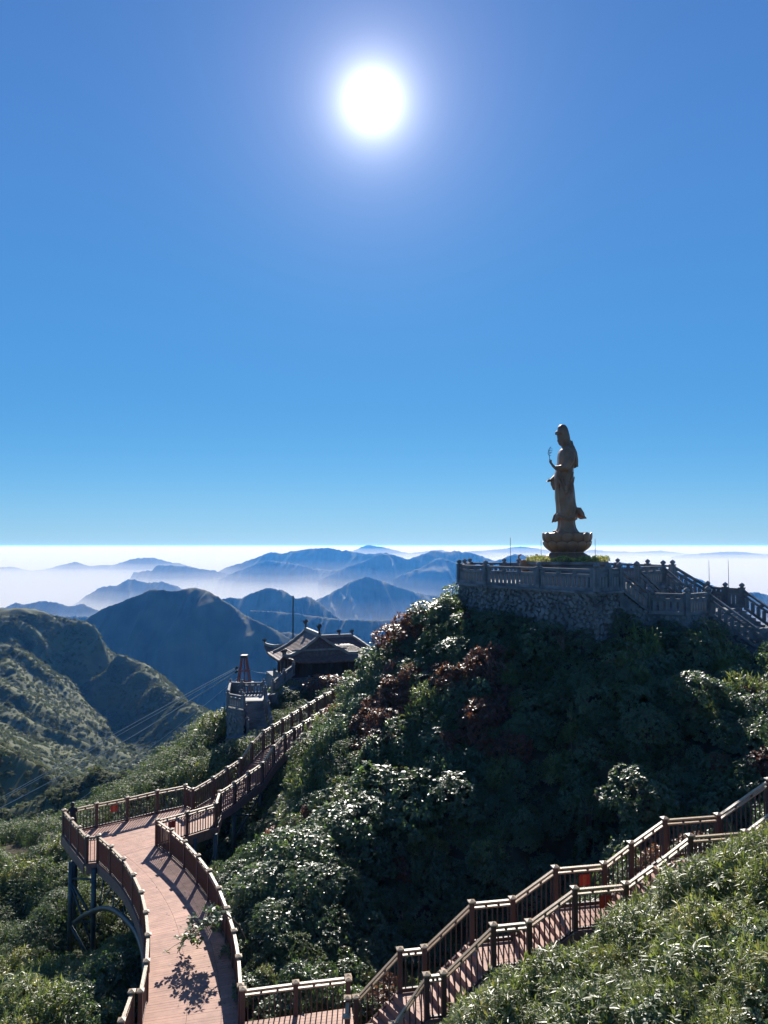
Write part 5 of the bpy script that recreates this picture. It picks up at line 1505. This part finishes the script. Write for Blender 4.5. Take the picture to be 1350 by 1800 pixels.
# ---- named shrubs: the ones the photograph lets one pick out: (pixel centre, depth, half width in pixels, kind, label)
SHRUBS = [
    (700, 1122, 48, 42, 'r', "russet tipped shrub crowning the skyline left of the statue's wall"),
    (760, 1075, 48, 38, 'b', "dense shrub right under the left corner of the statue's wall"),
    (785, 1048, 48.5, 22, 's', "yellowish green bush squeezed against the wall's left corner"),
    (672, 1165, 47.5, 40, 'b', "dark rounded shrub on the skyline where the slope meets the far blue ridge"),
    (632, 1205, 47, 38, 'b', "leafy shrub just right of the upper end of the temple path"),
    (800, 1145, 44, 40, 'b', "glossy shrub below the lit part of the rubble wall"),
    (745, 1190, 44, 46, 'b', "shrub with a pale glinting crest in the middle of the upper slope"),
    (690, 1215, 44, 40, 's', "dull green shrub halfway down the lit left flank of the hill"),
    (850, 1225, 41, 48, 'r', "tall red brown shrub standing out before the dark hill face"),
    (730, 1260, 41.5, 56, 'r', "broad shrub with a rusty dome shaped top"),
    (845, 1285, 39, 48, 'r', "orange tinged shrub below the tall red brown one"),
    (600, 1265, 45, 44, 's', "pale grey green shrub beside the end of the railing"),
    (665, 1315, 40, 50, 'r', "reddish shrub left of the dark hollow on the slope"),
    (555, 1310, 43, 45, 's', "small leaved shrub behind the middle of the temple path"),
    (770, 1335, 38, 40, 'b', "shrub with white glinting leaves above the big bright mass"),
    (590, 1345, 40, 42, 's', "fresh green shrub low on the lit left flank"),
    (700, 1395, 35.5, 78, 'b', "big bright leaved rhododendron in the centre of the slope"),
    (800, 1385, 35, 62, 'b', "right shoulder of the bright rhododendron mass with rusty leaves"),
    (620, 1430, 34, 66, 'b', "left shoulder of the bright rhododendron mass"),
    (862, 1440, 31.5, 38, 'b', "sparse glinting shrub at the edge of the hill's shade"),
    (530, 1480, 32, 62, 'b', "glossy shrub mass beyond the bridge's right railing"),
    (465, 1530, 30.5, 55, 'b', "glossy shrub leaning against the bridge's right railing"),
    (560, 1540, 30, 60, 'b', "waxy leaved shrub in the hollow right of the bridge"),
    (640, 1500, 33, 52, 'b', "dark waxy shrub in the middle of the lower slope"),
    (490, 1610, 27.5, 50, 'b', "waxy shrub whose sprays catch the sun beside the lower bridge"),
    (450, 1690, 25, 38, 'b', "shrub close by the bridge railing above the level railing"),
    (1140, 1275, 32.7, 42, 'b', "conical shrub with white glints on the dark right slope"),
    (1235, 1210, 34.0, 45, 'b', "flat topped shrub with bright crest on the dark right slope"),
    (1300, 1290, 32.5, 44, 's', "olive green bush at the right edge of the hill"),
    (1035, 1355, 31.8, 40, 's', "airy small leaved shrub above the stair in the shade"),
    (1130, 1395, 29.3, 58, 'b', "sunlit yellow green shrub just above the upper stair railing"),
    (925, 1560, 25.4, 24, 's', "little bush behind the upper stair railing"),
    (1180, 1650, 18.4, 60, 'b', "round leaved shrub amid the pale bamboo in the right foreground"),
    (1300, 1560, 18.4, 78, 'm', "olive bamboo thicket at the right edge below the stair"),
    (1235, 1540, 19, 60, 'm', "bamboo clump covering the foot of the near stair railing"),
    (1110, 1640, 18.6, 60, 'm', "pale bamboo clump below the stair landing with the double red tag"),
    (1000, 1715, 17.6, 72, 'm', "pale bamboo clump in front of the middle of the stair"),
    (880, 1765, 17.2, 66, 'm', "pale bamboo clump before the lowest flight of the stair"),
    (1240, 1730, 15.4, 100, 'm', "large olive bamboo clump low in the right foreground"),
    (1060, 1785, 15.2, 90, 'm', "bamboo clump on the bottom edge right of the middle"),
    (1340, 1690, 15.2, 90, 'm', "dry tipped bamboo clump in the lower right corner"),
    (1175, 1800, 14.2, 70, 'b', "round leaved shrub on the bottom edge in the right foreground"),
    (385, 1268, 54.5, 30, 'm', "tawny bush standing against the left side of the rubble pier"),
    (400, 1320, 48.5, 32, 's', "light green bush below the rubble pier behind the path railing"),
    (330, 1352, 48, 36, 's', "light green bush on the crest behind the landing"),
    (265, 1378, 49.5, 36, 's', "grey green bush on the crest further left behind the landing"),
    (200, 1760, 26.5, 36, 'b', "small sunlit shrub in the shade under the left side of the bridge"),
    (60, 1650, 36.5, 46, 's', "bush catching light in the hollow left of the steel legs"),
    (110, 1590, 38, 40, 's', "grey green bush behind the outer steel leg"),
    (40, 1760, 27.5, 58, 'm', "pale tipped bush in the lower left corner"),
    (875, 1062, 44.2, 34, 'b', "dark bush creeping up the rubble wall below the balustrade"),
    (960, 1095, 41.2, 44, 'b', "shaded bush against the middle of the rubble wall"),
    (850, 1092, 45.4, 30, 'b', "dark shrub at the foot of the wall's lit left end"),
    (920, 1080, 43.4, 26, 'b', "small dark bush clinging to the rubble wall left of the middle"),
    (1015, 1092, 40.2, 34, 'b', "dark shrub under the right corner of the rubble wall"),
    (1095, 1092, 40.6, 34, 's', "shaded bush below the front stone flight"),
    (1250, 1100, 40.3, 36, 's', "shaded bush against the wall of the lower stone landing"),
    (505, 1218, 57.5, 30, 's', "dark bush below the temple's pale balustrade corner"),
    (575, 1212, 58.5, 36, 'r', "brownish bush under the front of the temple"),
    (418, 1318, 49.4, 30, 's', "bush at the foot of the steep stone stair, before the rubble pier"),
    (452, 1302, 50.2, 18, 's', "small bush between the stone stair's foot and the path railing"),
    (470, 1440, 41, 34, 's', "dark bush below the raised path"),
]
MESHES = {'b': ME_BROAD, 'r': ME_RUSSET, 'm': ME_BAMBOO, 's': ME_SMALL}
KIND_NAME = {'b': "broadleaf_shrub", 'r': "russet_shrub", 'm': "bamboo_clump", 's': "small_leaf_shrub"}
rnd = random.Random(12)
proto = {}
for i, (px, py, Y, hw, kd, lab) in enumerate(SHRUBS):
    c0 = at(px, py, Y); r = hw / F_PX * Y * 1.08
    gz = float(ground(c0.x, c0.y))
    z = min(c0.z - 0.25 * r, gz + (2.3 if px > 900 and 28 < Y < 35 else 0.55 * r))
    root = empty(KIND_NAME[kd], (c0.x, c0.y, z), rnd.uniform(0, 6.28)); root.scale = (r, r, r * rnd.uniform(0.9, 1.1))
    tag(root, lab, "bamboo" if kd == 'm' else "shrub", {'b': "broadleaf shrubs on the slopes", 'r': "russet shrubs on the slopes", 'm': "bamboo clumps on the slopes", 's': "small leaved shrubs on the slopes"}[kd])
    me = MESHES[kd][i % len(MESHES[kd])]
    cr_ = bpy.data.objects.new("crown", me); COL.objects.link(cr_); cr_.parent = root
    tr_ = bpy.data.objects.new("trunk", ME_TRUNK[i % 2]); COL.objects.link(tr_); tr_.parent = root
    proto.setdefault((kd, i % len(MESHES[kd])), cr_)
PROTO = {k: [proto[q] for q in proto if q[0] == k] for k in 'brms'}

# ---- the undergrowth that fills the slopes: one object per kind of plant
def scatter(name, pts, rot, scl, sources):
    """plants of the given source objects standing on points"""
    pts = np.asarray(pts, np.float32)
    me = bpy.data.meshes.new(name); me.vertices.add(len(pts)); me.vertices.foreach_set("co", pts.ravel())
    a = me.attributes.new("rot", 'FLOAT_VECTOR', 'POINT'); a.data.foreach_set("vector", np.asarray(rot, np.float32).ravel())
    a = me.attributes.new("scl", 'FLOAT_VECTOR', 'POINT'); a.data.foreach_set("vector", np.asarray(scl, np.float32).ravel())
    a = me.attributes.new("pick", 'INT', 'POINT'); a.data.foreach_set("value", (np.arange(len(pts)) % len(sources)).astype(np.int32))
    o = link(name, me); tag(o, kind="stuff")
    ng = bpy.data.node_groups.new(name, 'GeometryNodeTree')
    ng.interface.new_socket("Geometry", in_out='INPUT', socket_type='NodeSocketGeometry'); ng.interface.new_socket("Geometry", in_out='OUTPUT', socket_type='NodeSocketGeometry')
    gi = ng.nodes.new("NodeGroupInput"); go = ng.nodes.new("NodeGroupOutput"); jn = ng.nodes.new("GeometryNodeJoinGeometry")
    def attr(nm, dt):
        n_ = ng.nodes.new("GeometryNodeInputNamedAttribute"); n_.data_type = dt; n_.inputs["Name"].default_value = nm
        return n_.outputs["Attribute"]
    ro, sc_, pk = attr("rot", 'FLOAT_VECTOR'), attr("scl", 'FLOAT_VECTOR'), attr("pick", 'INT')
    e2r = ng.nodes.new("FunctionNodeEulerToRotation"); ng.links.new(ro, e2r.inputs[0])
    for k, s in enumerate(sources):
        ip = ng.nodes.new("GeometryNodeInstanceOnPoints"); ob = ng.nodes.new("GeometryNodeObjectInfo")
        ob.inputs["Object"].default_value = s; ob.inputs["As Instance"].default_value = True
        cp = ng.nodes.new("FunctionNodeCompare"); cp.data_type = 'INT'; cp.operation = 'EQUAL'
        ia = [q for q in cp.inputs if q.type == 'INT']; ng.links.new(pk, ia[0]); ia[1].default_value = k
        ng.links.new(gi.outputs[0], ip.inputs["Points"]); ng.links.new(cp.outputs[0], ip.inputs["Selection"])
        ng.links.new(ob.outputs["Geometry"], ip.inputs["Instance"]); ng.links.new(e2r.outputs[0], ip.inputs["Rotation"]); ng.links.new(sc_, ip.inputs["Scale"])
        ng.links.new(ip.outputs[0], jn.inputs[0])
    ng.links.new(jn.outputs[0], go.inputs[0])
    md = o.modifiers.new("plants", 'NODES'); md.node_group = ng
    return o


def seg_dist(x, y, A, B):
    ax, ay, bx, by = A[0], A[1], B[0], B[1]
    t = np.clip(((x - ax) * (bx - ax) + (y - ay) * (by - ay)) / ((bx - ax) ** 2 + (by - ay) ** 2), 0, 1)
    return np.hypot(x - ax - t * (bx - ax), y - ay - t * (by - ay))


def poly_in_mask(x, y, poly):
    ins = np.zeros(x.shape, bool); n = len(poly)
    for i in range(n):
        x0, y0 = poly[i]; x1, y1 = poly[(i + 1) % n]
        c = ((y0 > y) != (y1 > y)) & (x < (x1 - x0) * (y - y0) / (y1 - y0 + 1e-12) + x0)
        ins ^= c
    return ins


def project(x, y, z):
    d = y * math.cos(PITCH) + z * math.sin(PITCH); v = -y * math.sin(PITCH) + z * math.cos(PITCH)
    return CX + F_PX * x / d, CY - F_PX * v / d


rs = np.random.RandomState(5)
# jittered rings of ground points, closer together near the eye
X, Yv, Sp = [], [], []
yy = 9.0
while yy < 96:
    st = 0.62 if yy < 24 else (0.8 if yy < 38 else 1.0 if yy < 60 else 1.5)
    half = 0.62 * yy + 6
    xs_ = np.arange(-half, half, st)
    X.append(xs_ + rs.uniform(-0.45, 0.45, len(xs_)) * st); Yv.append(yy + rs.uniform(-0.45, 0.45, len(xs_)) * st); Sp.append(np.full(len(xs_), st))
    yy += st
X = np.concatenate(X); Yv = np.concatenate(Yv); Sp = np.concatenate(Sp)
keep = (X > -58) & (X < 48)
X, Yv, Sp = X[keep], Yv[keep], Sp[keep]
Zg = ground(X, Yv)
hgt = np.clip(canopy(X, Yv) - Zg, 0.3, 1.2)
rad = Sp * rs.uniform(0.50, 1.40, len(X))
# leave the structures free
bad = np.zeros(len(X), bool)
bridge_poly = [(p.x - 0.35, p.y) for p in EL] + [(p.x + 0.30, p.y) for p in ER[::-1]]
for pl, zz_ in ((bridge_poly, DECK_Z), ([(p[0], p[1]) for p in lp], DECK_Z)):
    ins = poly_in_mask(X, Yv, pl); bad |= ins & (Zg + rad * 1.0 > zz_ - 0.5)
d_br = np.min(np.stack([np.hypot(X - p.x, Yv - p.y) for p in EL[::6] + ER[::6]]), 0)
bad |= (d_br < rad * 0.75) & (Zg + rad > DECK_Z)
for a_, b_, w_, zt_ in ((path_top(0, PW / 2), path_top(15, PW / 2), PW / 2 + 0.15, None),):
    dd = seg_dist(X, Yv, a_, b_); t_ = np.clip(((X - a_.x) * pd.x + (Yv - a_.y) * pd.y), 0, 15)
    zt = np.interp(t_, pt, pz) - POST_H
    bad |= (dd < w_ + rad * 0.8) & (Zg + rad > zt - 0.2)
st_mid_a = (front[0] + back[0]) / 2; st_mid_b = (front[-1] + back[-1]) / 2
dd = seg_dist(X, Yv, st_mid_a, st_mid_b); bad |= dd < 0.85 + rad * 0.55
dd = seg_dist(X, Yv, Vector((-4.0, 20.9)), Vector((0.2, 21.2))); bad |= dd < 1.5 + rad * 0.4
bad |= poly_in_mask(X, Yv, [(p.x, p.y) for p in [P0 + Vector((-0.4, -0.6, 0)), P1 + Vector((-0.4, -0.6, 0)), P2 + Vector((-0.5, -0.6, 0)), P3 + Vector((0, -0.8, 0)), A + Vector((0, -0.6, 0)), B_ + Vector((0, -0.7, 0)), E1 + Vector((0, -0.6, 0)), E2 + Vector((1, 0, 0)), G_ + Vector((0.6, 0.5, 0)), D_, P5 + Vector((0.4, 0.6, 0)), P6, P7]])
tp_ = [tw(-1.3, -1.5, 0), tw(TU + 1.2, -1.5, 0), tw(TU + 1.2, TW + 1, 0), tw(-1.3, TW + 1, 0)]
bad |= poly_in_mask(X, Yv, [(p.x, p.y) for p in tp_])
bad |= poly_in_mask(X, Yv, [(-11.9, 51.0), (-7.2, 50.6), (-7.9, 56.2), (-8.2, 60.5), (-11.9, 60)])
pxp, pyp = project(X, Yv, Zg + hgt)
bad |= (pxp < -260) | (pxp > 1610) | (pyp > 2150) | (Yv < 10.5)
# the little patch of bare earth
pxg, pyg = project(X, Yv, Zg)
bad |= (np.hypot((pxg - 25) / 60, (pyg - 1505) / 22) < 1)
X, Yv, Zg, rad, hgt, pxp, pyp = [q[~bad] for q in (X, Yv, Zg, rad, hgt, pxp, pyp)]
# which plant grows where
nz = fbm(X / 5, Yv / 5, 3, 77)
hill = (X > -7.5 - (Yv - 20) * 0.02) & (Yv > 23.5) & ~((Yv > 42) & (X < -3.5))
right_fg = (X > 0.5) & (Yv < 22.5)
kind = np.full(len(X), 's', dtype='<U1')
kind[hill] = 'b'; kind[hill & (nz > 0.04) & (Yv > 37) & (pxp < 890)] = 'r'; kind[hill & (nz < -0.30)] = 's'
kind[right_fg] = 'm'; kind[right_fg & (nz > 0.38)] = 'b'
left = (X < -7.5) & (Yv < 48)
kind[left & (nz > 0.05)] = 'm'
kind[(X < -8) & (Yv < 32) & (nz < 0)] = 'b'
mixk = rs.uniform(0, 1, len(X))
kind[hill & (mixk < 0.12)] = 's'; kind[hill & (mixk > 0.93)] = 'm'; kind[hill & (mixk > 0.88) & (mixk < 0.93)] = 'r'; kind[right_fg & (mixk < 0.07)] = 's'
for kd, nm in (('b', "broadleaf_undergrowth"), ('r', "russet_undergrowth"), ('m', "bamboo_undergrowth"), ('s', "small_leaf_undergrowth")):
    k = kind == kd; n = int(k.sum())
    s = rad[k]
    tops = np.stack([X[k], Yv[k], Zg[k] + np.clip(hgt[k] - s * 0.72, -0.5, 0.4)], 1)
    rot = np.stack([rs.uniform(-0.4, 0.4, n), rs.uniform(-0.4, 0.4, n), rs.uniform(0, 6.28, n)], 1)
    scatter(nm, tops, rot, np.stack([s, s, s * rs.uniform(0.7, 1.7, n)], 1), PROTO[kd])

# scrub of the far slope and of the two knolls
far_src = []
for k, me in enumerate(ME_FAR):
    px, py, Y, lab = ((1, 1318, 150, "lone bush on the grassy spur at the left edge"), (172, 1352, 112, "bush on top of the grassy knoll beyond the landing"), (230, 1358, 112, "second bush on the grassy knoll beyond the landing"))[k]
    p = at(px, py, Y); root = empty("distant_bush", p + Vector((0, 0, -0.9)), k * 1.3); root.scale = (1.5, 1.5, 1.4)
    tag(root, lab, "bush", "distant bushes")
    o = bpy.data.objects.new("crown", me); COL.objects.link(o); o.parent = root; far_src.append(o)
    o2 = bpy.data.objects.new("trunk", ME_TRUNK[0]); COL.objects.link(o2); o2.parent = root
n = 110000
xq = rs.uniform(-400, 40, n); yq = rs.uniform(140, 720, n)
zq = slope_z(xq, yq)
pxq, pyq = project(xq, yq, zq)
ok = (pxq > -140) & (pxq < 460) & (pyq > 1080) & (pyq < 1460)
dens = fbm(xq / 22, yq / 22, 3, 19)
ok &= rs.uniform(-0.75, 0.55, n) < dens + 0.12
xq, yq, zq = xq[ok], yq[ok], zq[ok]; n = len(xq)
s = rs.uniform(0.45, 1.1, n) ** 1.4 * (0.65 + yq / 800)
scatter("slope_scrub", np.stack([xq, yq, zq - 0.15 * s], 1), np.stack([rs.uniform(-.2, .2, n), rs.uniform(-.2, .2, n), rs.uniform(0, 6.28, n)], 1), np.stack([s, s, s * rs.uniform(0.7, 1.15, n)], 1), far_src)
for o in (knoll_a, knoll_b):
    nv_ = len(o.data.vertices); co = np.empty(nv_ * 3, np.float32); o.data.vertices.foreach_get("co", co); co = co.reshape(-1, 3)
    nf = len(o.data.polygons); fi = np.empty(nf * 4, np.int32); o.data.loops.foreach_get("vertex_index", fi); fi = fi.reshape(-1, 4)
    q = co[fi]; ar = np.linalg.norm(np.cross(q[:, 1] - q[:, 0], q[:, 3] - q[:, 0]), axis=1); m = 5200
    pick = rs.choice(nf, m, p=ar / ar.sum()); u1_, v1_ = rs.uniform(0, 1, (m, 1)), rs.uniform(0, 1, (m, 1))
    p = (q[pick, 0] * (1 - u1_) + q[pick, 1] * u1_) * (1 - v1_) + (q[pick, 3] * (1 - u1_) + q[pick, 2] * u1_) * v1_
    a1, b1 = project(p[:, 0], p[:, 1], p[:, 2]); ok = (a1 > -120) & (a1 < 480) & (b1 < 1500)
    p = p[ok]; m = len(p); s = rs.uniform(0.45, 1.15, m)
    scatter("knoll_scrub", p, np.stack([rs.uniform(-.2, .2, m), rs.uniform(-.2, .2, m), rs.uniform(0, 6.28, m)], 1), np.stack([s, s, s * rs.uniform(0.5, 0.9, m)], 1), far_src)

# ---- the branch that hangs over the bridge, with its shadow on the deck
bc = at(356, 1632, 27.2)
br_ = empty("overhanging_branch", Vector((-4.6, 27.4, -14.2))); tag(br_, "leafy rhododendron branch reaching over the bridge railing above the sunlit deck", "branch")
rsb = np.random.RandomState(4)
o0 = br_.location
tw_pts = [Vector((0, 0, 0)), Vector((-0.45, -0.05, 1.0)), Vector((-1.0, -0.1, 1.52)), Vector((-1.7, -0.2, 1.20)), Vector((-2.3, -0.35, 0.62))]
mb = MB(); mb.tube(tw_pts, [0.04, 0.034, 0.026, 0.018, 0.007], 6)
ends = []
for k in range(64):
    t = rsb.uniform(0.45, 1.0); i = min(int(t * 4), 3); p = tw_pts[i].lerp(tw_pts[i + 1], t * 4 - i)
    q = p + Vector((rsb.uniform(-0.45, 0.35), rsb.uniform(-0.75, 0.6), rsb.uniform(-0.32, 0.25)))
    mb.tube([p, p.lerp(q, 0.6) + Vector((0, 0, 0.03)), q], [0.010, 0.007, 0.004], 5); ends.append(tuple(q))
mb.build("twigs", M_BARK, br_)
ends = np.array(ends); per_ = 11
q = np.repeat(ends, per_, 0); ax = np.repeat(unit(np.array([[0, 0, 1.0]]) + rsb.normal(0, 0.35, ends.shape)), per_, 0)
t = unit(np.cross(ax, rsb.normal(0, 1, ax.shape))); el = rsb.uniform(-0.4, 0.5, len(q))[:, None]
dirn = unit(t * np.cos(el) + ax * np.sin(el)); L = rsb.uniform(0.13, 0.22, len(q))[:, None]
nrm = unit(ax - dirn * (ax * dirn).sum(1)[:, None]); w = unit(np.cross(dirn, nrm)) * L * 0.26
lv_ = leaves_to_mesh("leaves", q + dirn * 0.015, q + dirn * L, w, nrm, rsb.uniform(0.1, 0.6, len(q)), M_BROAD)
o = link("leaves", lv_, br_)
# ---- bare dead twigs on the shaded hill face
for k, (px, py, Y, lab) in enumerate(((925, 1190, 41.5, "pale bare twigs on the shaded hill face under the statue's wall"), (990, 1130, 39.0, "small bare twigs at the foot of the rubble wall"))):
    c0 = at(px, py, Y); root = empty("dead_shrub", c0); tag(root, lab, "dead shrub", "dead shrubs"); rnd = random.Random(50 + k)
    for j in range(9):
        an = rnd.uniform(0, 6.28); l = rnd.uniform(0.7, 1.7); e = Vector((math.cos(an) * 0.8, math.sin(an) * 0.5, rnd.uniform(0.1, 0.9))) * l * 0.7
        m = MB(); m.tube([(0, 0, -0.4), e * 0.5 + Vector((0, 0, 0.12)), e], [0.022, 0.016, 0.006], 5)
        for _ in range(3):
            s0 = e * rnd.uniform(0.4, 0.9); m.tube([s0, s0 + Vector((rnd.uniform(-.3, .3), rnd.uniform(-.3, .3), rnd.uniform(0, .35)))], [0.010, 0.004], 4)
        m.build("twig", M_BARK, root)

# ---- dry grass stalks standing out of the bamboo and along the left crest
M_STRAW = mix_mat("straw", (0.26, 0.20, 0.10), (0.42, 0.34, 0.19), scale=4, rough=0.8, spec=0.2)
sel = np.where((kind == 'm') & (Yv < 58))[0]; sel = sel[rs.uniform(0, 1, len(sel)) < 0.55]
mb = MB(); rnd = random.Random(9)
for i in sel:
    b0 = Vector((X[i], Yv[i], Zg[i] + float(hgt[i]) * 0.5)); lean = Vector((rnd.uniform(-.35, .35), rnd.uniform(-.25, .25), 0))
    for _ in range(rnd.choice((1, 2, 3))):
        h = rnd.uniform(0.55, 1.0); l2 = lean + Vector((rnd.uniform(-.2, .2), rnd.uniform(-.2, .2), 0)); b1 = b0 + Vector((rnd.uniform(-.25, .25), rnd.uniform(-.25, .25), 0))
        tip = b1 + Vector((0, 0, h)) + l2 * h
        mb.tube([b1, b1.lerp(tip, 0.6) - l2 * 0.12, tip], [0.006, 0.005, 0.003], 3, cap=False)
        for k in range(5):
            s0 = b1.lerp(tip, 0.72 + 0.06 * k); d_ = Vector((rnd.uniform(-.07, .07), rnd.uniform(-.07, .07), rnd.uniform(0.03, .09)))
            mb.add([s0, s0 + d_ * 0.6 + Vector((0.012, 0, 0)), s0 + d_ * 1.3, s0 + d_ * 0.6 - Vector((0.012, 0, 0))], [(0, 1, 2, 3)])
o = mb.build("dry_grass", M_STRAW); tag(o, kind="stuff")
# ---- a few leaves fallen on the walkway
n = 260; ti = rs.randint(4, NB - 4, n); fr = rs.uniform(0.03, 0.97, n) ; fr = np.where(rs.uniform(0, 1, n) < 0.6, 1 - 0.22 * rs.uniform(0, 1, n) ** 1.5, fr)
c0 = np.array([tuple(EL[a].lerp(ER[a], float(f))) for a, f in zip(ti, fr)]) + np.array([0, 0, 0.007])
an = rs.uniform(0, 6.28, n); dv = np.stack([np.cos(an), np.sin(an), rs.uniform(-0.05, 0.12, n)], 1) * rs.uniform(0.04, 0.08, n)[:, None]
wv = np.stack([-np.sin(an), np.cos(an), rs.uniform(-0.1, 0.2, n)], 1) * rs.uniform(0.012, 0.022, n)[:, None]
c0[:, 2] += np.abs(dv[:, 2]) + np.abs(wv[:, 2])
lf = leaves_to_mesh("fallen_leaves", c0 - dv, c0 + dv, wv, np.tile([[0, 0, 1.0]], (n, 1)), rs.uniform(0.5, 1.0, n), M_RUSSET)
o = link("fallen_leaves", lf); tag(o, kind="stuff")
